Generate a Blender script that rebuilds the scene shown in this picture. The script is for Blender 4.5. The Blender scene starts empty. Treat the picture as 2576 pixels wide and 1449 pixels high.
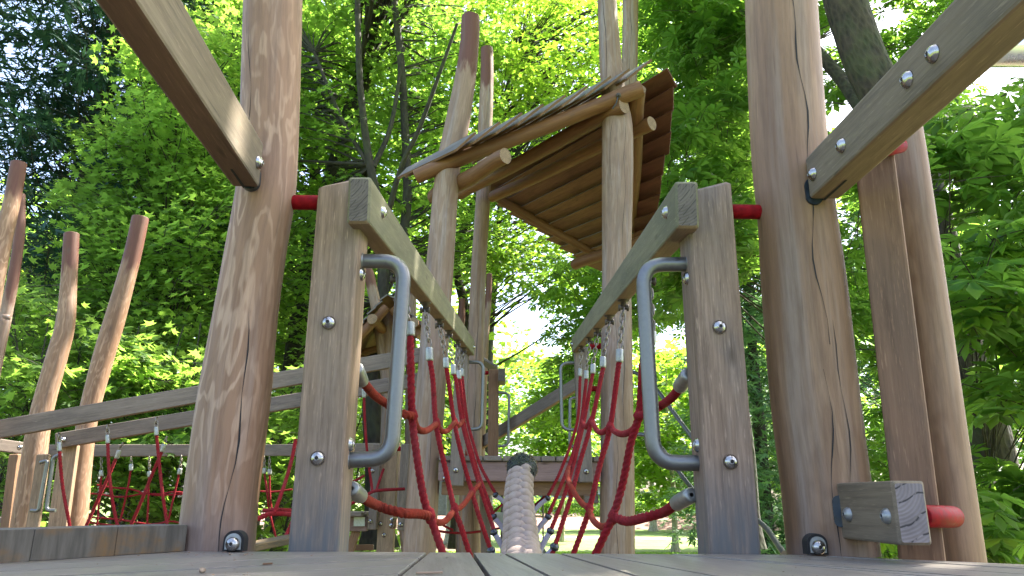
import bpy, bmesh, math, random
import numpy as np
from mathutils import Vector, Matrix
R = math.radians
rnd = random.Random(7)
rng = np.random.default_rng(11)
sc = bpy.context.scene
col = sc.collection

# ------------------------------------------------------------------ camera
CZ = 2.115; F = 1860.0; PITCH = R(15.9); ROLL = R(0.36)
CAM = Vector((0, 0, CZ))
fwd = Vector((0, math.cos(PITCH), math.sin(PITCH)))
r0 = Vector((1, 0, 0)); u0 = Vector((0, -math.sin(PITCH), math.cos(PITCH)))
rt = math.cos(ROLL)*r0 + math.sin(ROLL)*u0
up = -math.sin(ROLL)*r0 + math.cos(ROLL)*u0
cd = bpy.data.cameras.new('camera'); cam = bpy.data.objects.new('camera', cd); col.objects.link(cam)
cd.sensor_width = 36; cd.lens = 36*F/2576; cd.clip_start = 0.02; cd.clip_end = 2000
m = Matrix((rt, up, -fwd)).transposed().to_4x4(); m.translation = CAM
cam.matrix_world = m; sc.camera = cam

def ray(px, py):
    return fwd*F + rt*(px-1288) - up*(py-724.5)
def at(px, py, Y):
    d = ray(px, py); return CAM + d*(Y/d.y)
def at_z(px, py, z):
    d = ray(px, py); return CAM + d*((z-CZ)/d.z)
def zc(p): return (Vector(p)-CAM).dot(fwd)

# ------------------------------------------------------------------ light
SUN_EL, SUN_AZ = 56.0, 58.0       # azimuth clockwise from +Y (towards +X)
w = bpy.data.worlds.new('World'); sc.world = w; w.use_nodes = True
nt = w.node_tree; nt.nodes.clear()
sky = nt.nodes.new('ShaderNodeTexSky'); sky.sky_type = 'NISHITA'; sky.sun_disc = False
sky.dust_density = 4.0; sky.air_density = 0.8; sky.sun_elevation = R(SUN_EL); sky.sun_rotation = R(SUN_AZ)
bg = nt.nodes.new('ShaderNodeBackground'); bg.inputs[1].default_value = 0.15
ow = nt.nodes.new('ShaderNodeOutputWorld')
nt.links.new(sky.outputs[0], bg.inputs[0]); nt.links.new(bg.outputs[0], ow.inputs[0])
sl = bpy.data.lights.new('sun', 'SUN'); sl.energy = 5.0; sl.angle = R(0.5); sl.color = (1, 0.95, 0.86)
so = bpy.data.objects.new('sun', sl); col.objects.link(so)
sd = Vector((math.sin(R(SUN_AZ))*math.cos(R(SUN_EL)), math.cos(R(SUN_AZ))*math.cos(R(SUN_EL)), math.sin(R(SUN_EL))))
so.rotation_euler = sd.to_track_quat('Z', 'Y').to_euler(); so.location = (0, 0, 40)
sc.view_settings.view_transform = 'Standard'; sc.view_settings.look = 'None'
sc.view_settings.exposure = 2.7; sc.view_settings.gamma = 1
sc.cycles.max_bounces = 9; sc.cycles.diffuse_bounces = 7; sc.cycles.transmission_bounces = 7
sc.cycles.glossy_bounces = 3; sc.cycles.sample_clamp_indirect = 6

# ------------------------------------------------------------------ materials
def nmat(name):
    mt = bpy.data.materials.new(name); mt.use_nodes = True
    n = mt.node_tree.nodes; b = n['Principled BSDF']
    return mt, mt.node_tree, n, b
def N(nt, typ, **kw):
    o = nt.nodes.new(typ)
    for k, v in kw.items():
        if k.startswith('i'): o.inputs[int(k[1:])].default_value = v
        else: setattr(o, k, v)
    return o
def L(nt, a, b): nt.links.new(a, b)
def math_(nt, op, a, b=None, clamp=False):
    o = nt.nodes.new('ShaderNodeMath'); o.operation = op; o.use_clamp = clamp
    for i, v in enumerate((a, b)):
        if v is None: continue
        if isinstance(v, (int, float)): o.inputs[i].default_value = v
        else: nt.links.new(v, o.inputs[i])
    return o.outputs[0]
def mix_(nt, fac, a, b, mode='MIX'):
    o = nt.nodes.new('ShaderNodeMix'); o.data_type = 'RGBA'; o.blend_type = mode
    for s, v in ((o.inputs[0], fac), (o.inputs[6], a), (o.inputs[7], b)):
        if isinstance(v, (int, float)): s.default_value = v
        elif isinstance(v, tuple): s.default_value = (*v, 1)
        else: nt.links.new(v, s)
    return o.outputs[2]
def maprange(nt, v, a, b, c=0.0, d=1.0, smooth=False):
    o = nt.nodes.new('ShaderNodeMapRange'); o.interpolation_type = 'SMOOTHSTEP' if smooth else 'LINEAR'
    nt.links.new(v, o.inputs[0])
    for i, x in enumerate((a, b, c, d)): o.inputs[i+1].default_value = x
    return o.outputs[0]
def attr(nt, name, out=1):
    o = nt.nodes.new('ShaderNodeAttribute'); o.attribute_name = name; return o.outputs[out]
def mapping(nt, v, scale):
    o = nt.nodes.new('ShaderNodeMapping'); o.inputs[3].default_value = scale; nt.links.new(v, o.inputs[0]); return o.outputs[0]
def noise(nt, v, scale, detail=4, rough=0.55, dist=0.0):
    o = nt.nodes.new('ShaderNodeTexNoise'); o.inputs['Scale'].default_value = scale
    o.inputs['Detail'].default_value = detail; o.inputs['Roughness'].default_value = rough
    o.inputs['Distortion'].default_value = dist
    if v is not None: nt.links.new(v, o.inputs['Vector'])
    return o.outputs[0]
def bump(nt, h, b, strength, dist):
    o = nt.nodes.new('ShaderNodeBump'); o.inputs[0].default_value = strength; o.inputs[1].default_value = dist
    nt.links.new(h, o.inputs['Height']); nt.links.new(o.outputs[0], b.inputs['Normal'])

def wood(name, c1, c2, c3, rough=0.75, stain=None, fibre=0.35, gloss=0.3):
    """sawn timber: fine fibres along wc.z, broad weathering patches"""
    c1, c2, c3 = (tuple(v*1.12 for v in q) for q in (c1, c2, c3))
    mt, nt, n, b = nmat(name)
    wc = attr(nt, 'wc')
    f = noise(nt, mapping(nt, wc, (130, 130, 6)), 1, 6, 0.7)
    g = noise(nt, mapping(nt, wc, (34, 34, 1.6)), 1, 4, 0.6, 0.6)
    p = noise(nt, mapping(nt, wc, (7, 7, 2.2)), 1, 4, 0.6, 0.4)
    c = mix_(nt, maprange(nt, g, 0.32, 0.68), c1, c2)
    c = mix_(nt, maprange(nt, p, 0.42, 0.68, 0, 0.8, True), c, c3)
    c = mix_(nt, maprange(nt, f, 0.35, 0.62, fibre, 0.0), c, tuple(x*0.35 for x in c1))
    # dark flecks and checks
    s = noise(nt, mapping(nt, wc, (90, 90, 5)), 1, 3, 0.5)
    c = mix_(nt, maprange(nt, s, 0.66, 0.74, 0, 0.55), c, tuple(x*0.3 for x in c1))
    kn = nt.nodes.new('ShaderNodeTexVoronoi'); L(nt, mapping(nt, wc, (9, 9, 2.6)), kn.inputs[0]); kn.inputs['Scale'].default_value = 1
    c = mix_(nt, maprange(nt, math_(nt, 'ADD', kn.outputs[0], math_(nt, 'MULTIPLY', f, 0.06)), 0.05, 0.13, 0.8, 0), c, tuple(x*0.3 for x in c1))
    sc1 = noise(nt, mapping(nt, wc, (26, 26, 3.2)), 1, 6, 0.7)
    c = mix_(nt, maprange(nt, sc1, 0.55, 0.7, 0, 0.55), c, tuple(x*0.45 for x in c1)); sc2 = noise(nt, mapping(nt, wc, (150, 150, 11)), 1.7, 3, 0.6)
    c = mix_(nt, maprange(nt, sc2, 0.6, 0.72, 0, 0.5), c, tuple(min(1, x*1.5) for x in c2))
    # weathering darker near the foot ("foot" attribute 0..1)
    ft = attr(nt, 'foot', 2)
    fm = math_(nt, 'MULTIPLY', ft, maprange(nt, noise(nt, mapping(nt, wc, (60, 60, 9)), 1, 4), 0.3, 0.6, 0.45, 1))
    c = mix_(nt, fm, c, stain or (0.095, 0.095, 0.09))
    L(nt, c, b.inputs['Base Color']); b.inputs['Roughness'].default_value = rough
    b.inputs['Specular IOR Level'].default_value = gloss
    bump(nt, math_(nt, 'ADD', f, math_(nt, 'MULTIPLY', g, 0.8)), b, 0.35, 0.0018)
    return mt

def logmat(name, c1, c2, c3, topc=(0.075, 0.027, 0.017), amp=0.5, wave=0.009, grey=(0.34, 0.31, 0.31)):
    """peeled log: growth-ring contour figure over a slightly uneven surface"""
    c1, c2, c3 = (tuple(v*1.14 for v in q) for q in (c1, c2, c3))
    mt, nt, n, b = nmat(name)
    wc = attr(nt, 'wc')
    sx = nt.nodes.new('ShaderNodeSeparateXYZ'); L(nt, wc, sx.inputs[0])
    r2 = math_(nt, 'ADD', math_(nt, 'MULTIPLY', sx.outputs[0], sx.outputs[0]), math_(nt, 'MULTIPLY', sx.outputs[1], sx.outputs[1]))
    rr = math_(nt, 'SQRT', r2)
    nz = noise(nt, mapping(nt, wc, (11, 11, 2.6)), 1, 3, 0.5, 0.3)
    dd = math_(nt, 'ADD', rr, math_(nt, 'MULTIPLY', nz, 0.075))
    sn = math_(nt, 'SINE', math_(nt, 'MULTIPLY', dd, 6.2832/wave))
    band = maprange(nt, sn, 0.1, 0.95, 0, 1, True)
    pz = noise(nt, mapping(nt, wc, (6, 6, 1.7)), 1, 4, 0.6)
    amt = math_(nt, 'MULTIPLY', band, maprange(nt, pz, 0.35, 0.6, amp*0.25, amp))
    c = mix_(nt, amt, c1, c2)
    c = mix_(nt, maprange(nt, noise(nt, mapping(nt, wc, (9, 9, 0.9)), 1, 4), 0.45, 0.7, 0, 0.75), c, c3)
    c = mix_(nt, maprange(nt, noise(nt, mapping(nt, wc, (14, 14, 0.6)), 1.3, 4), 0.52, 0.7, 0, 0.6), c, grey)
    f = noise(nt, mapping(nt, wc, (85, 85, 5)), 1, 6, 0.72)
    c = mix_(nt, maprange(nt, f, 0.34, 0.56, 0.5, 0.0), c, tuple(x*0.4 for x in c1))
    tp = attr(nt, 'top', 2)
    tm = maprange(nt, math_(nt, 'ADD', tp, math_(nt, 'MULTIPLY', noise(nt, mapping(nt, wc, (22, 22, 5)), 1, 4), 0.7)), 0.62, 0.80, 0, 0.95, True)
    c = mix_(nt, tm, c, mix_(nt, f, topc, tuple(x*1.7 for x in topc)))
    ft = attr(nt, 'foot', 2)
    c = mix_(nt, math_(nt, 'MULTIPLY', ft, 0.7), c, (0.16, 0.13, 0.12))
    sf = noise(nt, mapping(nt, wc, (16, 16, 1.4)), 1.0, 6, 0.7); c = mix_(nt, maprange(nt, sf, 0.53, 0.68, 0, 0.6), c, tuple(x*0.5 for x in c1))
    hl = noise(nt, mapping(nt, wc, (120, 120, 3)), 1.0, 4, 0.6); c = mix_(nt, maprange(nt, hl, 0.63, 0.70, 0, 0.55), c, tuple(x*0.35 for x in c1))
    kn = nt.nodes.new('ShaderNodeTexVoronoi'); L(nt, mapping(nt, wc, (5, 5, 2.0)), kn.inputs[0]); kn.inputs['Scale'].default_value = 1
    c = mix_(nt, maprange(nt, kn.outputs[0], 0.0, 0.085, 0.75, 0), c, (0.09, 0.055, 0.04))
    L(nt, c, b.inputs['Base Color']); b.inputs['Roughness'].default_value = 0.62
    b.inputs['Specular IOR Level'].default_value = 0.35
    bump(nt, math_(nt, 'ADD', math_(nt, 'MULTIPLY', f, 0.7), math_(nt, 'MULTIPLY', nz, 3.0)), b, 0.4, 0.003)
    return mt

def endmat(name, c1, c2, ang=0.7, rad=False, freq=75, amp=0.25):
    mt, nt, n, b = nmat(name)
    wc = attr(nt, 'wc')
    sx = nt.nodes.new('ShaderNodeSeparateXYZ'); L(nt, wc, sx.inputs[0])
    x = math_(nt, 'SUBTRACT', sx.outputs[0], 0.035 if not rad else 0.0); y = math_(nt, 'SUBTRACT', sx.outputs[1], 0.05 if not rad else 0.0)
    rr = math_(nt, 'SQRT', math_(nt, 'ADD', math_(nt, 'MULTIPLY', x, x), math_(nt, 'MULTIPLY', y, y)))
    nz = noise(nt, mapping(nt, wc, (30, 30, 1)), 1, 3)
    ring = math_(nt, 'SINE', math_(nt, 'MULTIPLY', math_(nt, 'ADD', rr, math_(nt, 'MULTIPLY', nz, 0.004)), 6.28/0.007))
    c = mix_(nt, maprange(nt, ring, -1, 1, 0, 0.5), c1, c2)
    pz = noise(nt, mapping(nt, wc, (18, 18, 1)), 1, 4)
    c = mix_(nt, maprange(nt, pz, 0.4, 0.7, 0, 0.6), c, tuple(v*0.45 for v in c1))
    # radial / parallel drying cracks
    if rad:
        an = math_(nt, 'ARCTAN2', y, x); u = math_(nt, 'MULTIPLY', an, 3.0)
    else:
        u = math_(nt, 'ADD', math_(nt, 'MULTIPLY', sx.outputs[0], math.cos(ang)*freq), math_(nt, 'MULTIPLY', sx.outputs[1], math.sin(ang)*freq))
    u = math_(nt, 'ADD', u, math_(nt, 'MULTIPLY', noise(nt, mapping(nt, wc, (12, 12, 1)), 1, 2), amp))
    fr = math_(nt, 'ABSOLUTE', math_(nt, 'SUBTRACT', math_(nt, 'FRACT', u), 0.5))
    ck = maprange(nt, fr, 0.01, 0.09, 1, 0)
    br = maprange(nt, noise(nt, mapping(nt, wc, (55, 55, 1)), 1, 2), 0.42, 0.48)
    c = mix_(nt, math_(nt, 'MULTIPLY', ck, br), c, (0.02, 0.017, 0.015))
    L(nt, c, b.inputs['Base Color']); b.inputs['Roughness'].default_value = 0.85
    bump(nt, math_(nt, 'SUBTRACT', ring, math_(nt, 'MULTIPLY', ck, 4)), b, 0.3, 0.001)
    return mt

def simple(name, c, rough=0.5, metal=0.0, nscale=40, var=0.25, bmp=0.0, spec=0.5, bd=0.001):
    mt, nt, n, b = nmat(name)
    tc = nt.nodes.new('ShaderNodeTexCoord').outputs['Object']
    nz = noise(nt, tc, nscale, 4)
    cc = mix_(nt, maprange(nt, nz, 0.35, 0.65), tuple(v*(1-var) for v in c), tuple(min(1, v*(1+var)) for v in c))
    L(nt, cc, b.inputs['Base Color'])
    L(nt, maprange(nt, nz, 0.3, 0.7, max(0.05, rough-0.1), min(1, rough+0.12)), b.inputs['Roughness'])
    b.inputs['Metallic'].default_value = metal; b.inputs['Specular IOR Level'].default_value = spec
    if bmp: bump(nt, nz, b, bmp, bd)
    return mt

M_log = logmat('peeled_log', (0.21, 0.118, 0.066), (0.34, 0.22, 0.14), (0.155, 0.082, 0.046), amp=0.9, grey=(0.225, 0.175, 0.14))
M_logr = logmat('peeled_log_smooth', (0.20, 0.116, 0.062), (0.28, 0.178, 0.104), (0.14, 0.075, 0.04), amp=0.65, wave=0.025, grey=(0.235, 0.185, 0.145))
M_logf = logmat('peeled_log_grey', (0.215, 0.14, 0.095), (0.29, 0.22, 0.17), (0.14, 0.08, 0.05), amp=0.5, wave=0.02, grey=(0.26, 0.235, 0.235))
M_rafter = logmat('rafter_log', (0.14, 0.062, 0.024), (0.20, 0.10, 0.042), (0.08, 0.034, 0.014), amp=0.4, wave=0.02, grey=(0.15, 0.085, 0.045))
M_post = wood('square_post_timber', (0.215, 0.14, 0.084), (0.30, 0.208, 0.135), (0.18, 0.134, 0.096), fibre=0.6)
M_postr = wood('square_post_timber_grey', (0.19, 0.125, 0.083), (0.26, 0.182, 0.13), (0.16, 0.127, 0.105), fibre=0.65)
M_rail = wood('rail_timber', (0.135, 0.12, 0.068), (0.18, 0.165, 0.095), (0.105, 0.10, 0.062), fibre=0.3)
M_railg = wood('grey_rail_timber', (0.135, 0.103, 0.08), (0.185, 0.147, 0.118), (0.10, 0.082, 0.068), fibre=0.4)
M_railb = wood('brown_beam_timber', (0.13, 0.098, 0.06), (0.18, 0.14, 0.09), (0.10, 0.082, 0.057), fibre=0.35)
M_brown = wood('brown_post_timber', (0.155, 0.085, 0.046), (0.21, 0.12, 0.068), (0.125, 0.077, 0.048), fibre=0.3)
M_deck = wood('deck_timber', (0.145, 0.125, 0.10), (0.20, 0.175, 0.145), (0.135, 0.125, 0.112), fibre=0.45, rough=0.42, gloss=0.5)
M_kerb = wood('weathered_kerb_timber', (0.055, 0.05, 0.038), (0.20, 0.12, 0.045), (0.06, 0.058, 0.048), fibre=0.5)
def kerbmat():
    mt, nt, n, b = nmat('mossy_kerb_timber'); tc = nt.nodes.new('ShaderNodeTexCoord').outputs['Object']
    a = noise(nt, mapping(nt, tc, (55, 55, 6)), 1, 5, 0.65); d = noise(nt, mapping(nt, tc, (7, 7, 12)), 1, 4, 0.6)
    c = mix_(nt, maprange(nt, a, 0.38, 0.62), (0.055, 0.048, 0.036), (0.10, 0.088, 0.068))
    m_ = math_(nt, 'MULTIPLY', maprange(nt, d, 0.46, 0.62, 0, 1, True), maprange(nt, a, 0.35, 0.6, 0.3, 1))
    c = mix_(nt, m_, c, (0.13, 0.072, 0.024)); L(nt, c, b.inputs['Base Color']); b.inputs['Roughness'].default_value = 0.9; bump(nt, a, b, 0.4, 0.002); return mt
M_kerbm = kerbmat()
M_fascia = wood('fascia_timber', (0.17, 0.105, 0.09), (0.22, 0.145, 0.125), (0.14, 0.09, 0.08), fibre=0.3)
M_board = wood('roof_board_timber', (0.125, 0.065, 0.032), (0.175, 0.095, 0.047), (0.095, 0.048, 0.024), fibre=0.3)
M_boardr = wood('roof_board_redbrown_shaded', (0.075, 0.026, 0.016), (0.105, 0.037, 0.022), (0.055, 0.02, 0.012), fibre=0.3)  # red-brown darkened: the unlit look of the overhang is put into the colour
M_under = wood('shaded_underside', (0.095, 0.05, 0.03), (0.135, 0.075, 0.045), (0.085, 0.048, 0.032), fibre=0.25)  # underside shade put into the colour as a darker brown
M_underp = wood('pale_brown_underside', (0.17, 0.11, 0.062), (0.23, 0.155, 0.09), (0.15, 0.10, 0.065), fibre=0.3)  # paler brown on the bottom faces of the rails
M_end = endmat('end_grain', (0.14, 0.115, 0.092), (0.085, 0.07, 0.056))
M_end2 = endmat('end_grain_pale', (0.21, 0.175, 0.16), (0.14, 0.115, 0.10), ang=1.15, freq=33, amp=1.6)
M_logend = endmat('log_end_grain', (0.30, 0.20, 0.12), (0.17, 0.105, 0.06), rad=True)
M_steel = simple('brushed_steel_tube', (0.165, 0.165, 0.16), 0.42, 0.85, 90, 0.08)
M_bolt = simple('polished_bolt', (0.33, 0.32, 0.30), 0.22, 1.0, 60, 0.15)
M_galv = simple('galvanised_steel', (0.27, 0.275, 0.26), 0.42, 0.75, 70, 0.15)
M_chain = simple('chain_steel', (0.20, 0.17, 0.14), 0.35, 0.9, 60, 0.3)
M_dark = simple('dark_recess', (0.012, 0.011, 0.01), 0.9, 0, 60, 0.3)
M_rust = simple('dark_bracket_steel', (0.075, 0.06, 0.045), 0.55, 0.5, 60, 0.3)
M_blue = simple('blue_black_washer', (0.016, 0.024, 0.032), 0.35, 0.4, 60, 0.25)
M_redp = simple('red_plastic', (0.19, 0.005, 0.008), 0.6, 0, 60, 0.3, 0, 0.08)
M_rope = simple('red_rope_fibre', (0.15, 0.009, 0.012), 0.85, 0, 900, 0.35, 0.6, 0.15)
M_ropeo = simple('orange_red_rope_fibre', (0.18, 0.02, 0.012), 0.85, 0, 900, 0.35, 0.6, 0.15)
def ropemat(name, c, pale):
    mt, nt, n, b = nmat(name); tc = nt.nodes.new('ShaderNodeTexCoord').outputs['Object']
    a = noise(nt, tc, 700, 3); d = noise(nt, tc, 9, 5, 0.7); e = noise(nt, tc, 42, 4, 0.7)
    cc = mix_(nt, maprange(nt, a, 0.35, 0.65), tuple(v*0.55 for v in c), tuple(v*1.35 for v in c))
    cc = mix_(nt, maprange(nt, d, 0.45, 0.72, 0, 0.55), cc, pale); cc = mix_(nt, maprange(nt, e, 0.5, 0.75, 0, 0.55), cc, (0.035, 0.014, 0.011))
    L(nt, cc, b.inputs['Base Color']); b.inputs['Roughness'].default_value = 0.95; b.inputs['Specular IOR Level'].default_value = 0.15; bump(nt, a, b, 0.7, 0.001); return mt
M_rope = ropemat('worn_red_rope', (0.19, 0.010, 0.014), (0.22, 0.04, 0.045)); M_ropeo = ropemat('worn_orange_red_rope', (0.19, 0.024, 0.013), (0.21, 0.06, 0.04))
M_ball = simple('black_rubber', (0.012, 0.014, 0.022), 0.22, 0, 40, 0.2)
M_sleeve = simple('woven_grey_sleeve', (0.29, 0.27, 0.34), 0.6, 0, 700, 0.3, 0.8, 0.2)
M_tape = simple('black_tape', (0.018, 0.024, 0.024), 0.28, 0, 45, 0.5, 0.9, 0.5, 0.02)
M_fray = simple('frayed_fibre', (0.16, 0.11, 0.06), 0.95, 0, 500, 0.4, 0.8, 0.1)

mt, nt_, n_, b_ = nmat('cream_braided_fibre')
tc = nt_.nodes.new('ShaderNodeTexCoord').outputs['Object']
w1 = nt_.nodes.new('ShaderNodeTexWave'); w1.bands_direction = 'DIAGONAL'; w1.inputs['Scale'].default_value = 85; w1.inputs['Distortion'].default_value = 3
L(nt_, tc, w1.inputs[0])
nz = noise(nt_, tc, 25, 3)
cc = mix_(nt_, maprange(nt_, w1.outputs[1], 0, 1, 0, 0.45), (0.34, 0.26, 0.22), (0.15, 0.105, 0.085))
cc = mix_(nt_, maprange(nt_, nz, 0.4, 0.7, 0, 0.4), cc, (0.42, 0.34, 0.30))
L(nt_, cc, b_.inputs['Base Color']); b_.inputs['Roughness'].default_value = 0.9
bump(nt_, w1.outputs[1], b_, 0.5, 0.002); M_thick = mt

def barkmat(name, c1, c2, moss=0.0, s=9):
    mt, nt, n, b = nmat(name)
    wc = attr(nt, 'wc')
    v = nt.nodes.new('ShaderNodeTexVoronoi'); L(nt, mapping(nt, wc, (1, 1, 0.45)), v.inputs[0]); v.inputs['Scale'].default_value = s*2
    nz = noise(nt, mapping(nt, wc, (1, 1, 0.4)), s, 6, 0.65)
    h = math_(nt, 'ADD', nz, math_(nt, 'MULTIPLY', v.outputs[0], 0.8))
    c = mix_(nt, maprange(nt, h, 0.5, 1.1), c1, c2)
    if moss: c = mix_(nt, maprange(nt, noise(nt, wc, 3, 4), 0.45, 0.6, 0, moss), c, (0.05, 0.07, 0.02))
    L(nt, c, b.inputs['Base Color']); b.inputs['Roughness'].default_value = 0.9
    bump(nt, h, b, 0.9, 0.02)
    return mt
M_bark = barkmat('dark_tree_bark', (0.012, 0.009, 0.007), (0.036, 0.029, 0.022), 0.25)
M_barkc = barkmat('scaly_chestnut_bark', (0.012, 0.009, 0.006), (0.055, 0.04, 0.027), 0.4, 12)
M_barkp = barkmat('pale_young_bark', (0.20, 0.17, 0.12), (0.42, 0.38, 0.30), 0.0, 7)

def leafmat(name, ca, cb, cc_, trans, tcol, spec=0.35, rough=0.45):
    mt = bpy.data.materials.new(name); mt.use_nodes = True; nt = mt.node_tree; b = nt.nodes['Principled BSDF']
    out = nt.nodes['Material Output']
    ge = nt.nodes.new('ShaderNodeNewGeometry'); ri = ge.outputs['Random Per Island']
    tc = nt.nodes.new('ShaderNodeTexCoord').outputs['Object']
    big = noise(nt, tc, 0.55, 3)
    v = math_(nt, 'ADD', math_(nt, 'MULTIPLY', ri, 0.6), maprange(nt, big, 0.3, 0.7, 0, 0.4))
    c = mix_(nt, maprange(nt, v, 0.0, 0.55), ca, cb)
    c = mix_(nt, maprange(nt, v, 0.62, 1.0), c, cc_)
    L(nt, c, b.inputs['Base Color']); b.inputs['Roughness'].default_value = rough
    b.inputs['Specular IOR Level'].default_value = spec
    tr = nt.nodes.new('ShaderNodeBsdfTranslucent')
    L(nt, mix_(nt, maprange(nt, v, 0.2, 1.0), tcol, tuple(min(1, x*1.5) for x in tcol)), tr.inputs[0])
    ms = nt.nodes.new('ShaderNodeMixShader'); ms.inputs[0].default_value = trans
    L(nt, b.outputs[0], ms.inputs[1]); L(nt, tr.outputs[0], ms.inputs[2]); L(nt, ms.outputs[0], out.inputs[0])
    return mt
M_maple = leafmat('maple_leaf', (0.04, 0.095, 0.02), (0.075, 0.145, 0.028), (0.12, 0.19, 0.035), 0.58, (0.25, 0.43, 0.05))
M_mapley = leafmat('sunny_maple_leaf', (0.04, 0.10, 0.015), (0.08, 0.155, 0.02), (0.14, 0.21, 0.03), 0.55, (0.24, 0.40, 0.03))
M_chest = leafmat('chestnut_leaf', (0.02, 0.07, 0.016), (0.04, 0.11, 0.02), (0.11, 0.17, 0.02), 0.52, (0.20, 0.37, 0.04), 0.45, 0.4)
M_spruce = leafmat('spruce_needles', (0.010, 0.035, 0.028), (0.018, 0.055, 0.038), (0.03, 0.075, 0.042), 0.12, (0.04, 0.10, 0.04), 0.25, 0.6)
M_shrub = leafmat('shrub_leaf', (0.045, 0.10, 0.025), (0.08, 0.15, 0.032), (0.15, 0.21, 0.05), 0.58, (0.27, 0.44, 0.06))

# ------------------------------------------------------------------ mesh builder
class MB:
    def __init__(s): s.v = []; s.f = []; s.m = []; s.wc = []; s.top = []; s.foot = []; s.sm = []
    def add(s, verts, faces, mi=0, wc=None, top=0.0, foot=0.0, smooth=False):
        o = len(s.v); s.v += [tuple(x) for x in verts]
        s.wc += [tuple(x) for x in (wc if wc is not None else verts)]
        s.top += list(top) if hasattr(top, '__len__') else [top]*len(verts)
        s.foot += list(foot) if hasattr(foot, '__len__') else [foot]*len(verts)
        s.f += [tuple(i+o for i in f) for f in faces]
        s.m += list(mi) if hasattr(mi, '__len__') else [mi]*len(faces)
        s.sm += [smooth]*len(faces)
        return o
    def build(s, name, mats, parent=None):
        me = bpy.data.meshes.new(name); me.from_pydata(s.v, [], s.f)
        if not isinstance(mats, (list, tuple)): mats = [mats]
        for mm in mats: me.materials.append(mm)
        me.polygons.foreach_set('material_index', s.m); me.polygons.foreach_set('use_smooth', s.sm)
        a = me.attributes.new('wc', 'FLOAT_VECTOR', 'POINT'); a.data.foreach_set('vector', np.array(s.wc, dtype=np.float32).ravel())
        a = me.attributes.new('top', 'FLOAT', 'POINT'); a.data.foreach_set('value', np.array(s.top, dtype=np.float32))
        a = me.attributes.new('foot', 'FLOAT', 'POINT'); a.data.foreach_set('value', np.array(s.foot, dtype=np.float32))
        me.update()
        return link(name, me, parent)
def link(name, me, parent=None):
    o = bpy.data.objects.new(name, me); col.objects.link(o)
    if parent is not None:
        o.parent = parent
        if parent.type == 'EMPTY': o.location = -parent.location
    return o
def thing(name, label, cat, loc, group=None):
    o = bpy.data.objects.new(name, None); col.objects.link(o); o.location = loc; o.empty_display_size = 0.1
    o['label'] = label; o['category'] = cat
    if group: o['group'] = group
    return o
def tag(o, label, cat, group=None):
    o['label'] = label; o['category'] = cat
    if group: o['group'] = group
    return o

def frame(t, hint=Vector((0, 0, 1))):
    t = t.normalized()
    x = hint.cross(t)
    if x.length < 1e-4: x = Vector((1, 0, 0)).cross(t)
    x.normalize(); y = t.cross(x).normalized()
    return x, y, t
def cr(pts, n):
    """Catmull-Rom through lists of equal-length tuples"""
    P = [np.array(p, float) for p in pts]
    if len(P) < 3: 
        return [P[0]+(P[-1]-P[0])*i/n for i in range(n+1)]
    P = [2*P[0]-P[1]] + P + [2*P[-1]-P[-2]]
    out = []; segs = len(P)-3; k = max(1, n//segs)
    for i in range(segs):
        a, b, c, d = P[i:i+4]
        for j in range(k):
            t = j/k
            out.append(0.5*((2*b)+(-a+c)*t+(2*a-5*b+4*c-d)*t*t+(-a+3*b-3*c+d)*t**3))
    out.append(P[-2]); return out
def frames(P):
    P = [Vector(p) for p in P]; T = []
    for i in range(len(P)):
        a = P[max(0, i-1)]; b = P[min(len(P)-1, i+1)]; T.append((b-a).normalized())
    h = Vector((0, 0, 1)) if abs(T[0].z) < 0.9 else Vector((0, 1, 0))
    x, y, _ = frame(T[0], h); out = [(x, y)]
    for i in range(1, len(P)):
        x = (x - T[i]*x.dot(T[i])).normalized(); y = T[i].cross(x); out.append((x, y))
    return P, T, out
def sweep(mb, pts, radii, seg=10, mi=0, caps=True, smooth=True, rfun=None, wco=None, topf=None, footf=None, capmi=None, s0=0.0):
    P, T, FR = frames(pts)
    if not hasattr(radii, '__len__'): radii = [radii]*len(P)
    o3 = wco or (0, 0, rnd.uniform(0, 20)); V = []; W = []; s = s0; tp = []; ft = []
    for i, p in enumerate(P):
        if i: s += (P[i]-P[i-1]).length
        x, y = FR[i]
        for k in range(seg):
            a = 2*math.pi*k/seg; r = radii[i]
            if rfun: r = rfun(r, a, s)
            V.append(p+(x*math.cos(a)+y*math.sin(a))*r); W.append((math.cos(a)*r+o3[0], math.sin(a)*r+o3[1], s+o3[2]))
            tp.append(topf(i, s) if topf else 0); ft.append(footf(i, s) if footf else 0)
    Fc = [(i*seg+k, i*seg+(k+1) % seg, (i+1)*seg+(k+1) % seg, (i+1)*seg+k) for i in range(len(P)-1) for k in range(seg)]
    mb.add(V, Fc, mi, W, tp, ft, smooth)
    if caps:
        cm = mi if capmi is None else capmi
        n = len(P)
        for ring, rev in ((0, True), (n-1, False)):
            vv = V[ring*seg:(ring+1)*seg]; ww = W[ring*seg:(ring+1)*seg]
            f = tuple(range(seg)); f = f[::-1] if rev else f
            mb.add(vv, [f], cm, [(q[0]-o3[0], q[1]-o3[1], q[2]) for q in ww] if capmi is not None else ww, 0, 0, False)
    return s
def fillet(pts, rad, n=8):
    P = [Vector(p) for p in pts]; out = [P[0]]
    for i in range(1, len(P)-1):
        a = (P[i-1]-P[i]); b = (P[i+1]-P[i]); r = min(rad, a.length*0.49, b.length*0.49)
        p0 = P[i]+a.normalized()*r; p1 = P[i]+b.normalized()*r
        for k in range(n+1):
            t = k/n; out.append(p0*(1-t)**2+P[i]*2*t*(1-t)+p1*t*t)
    out.append(P[-1]); return out

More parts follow.
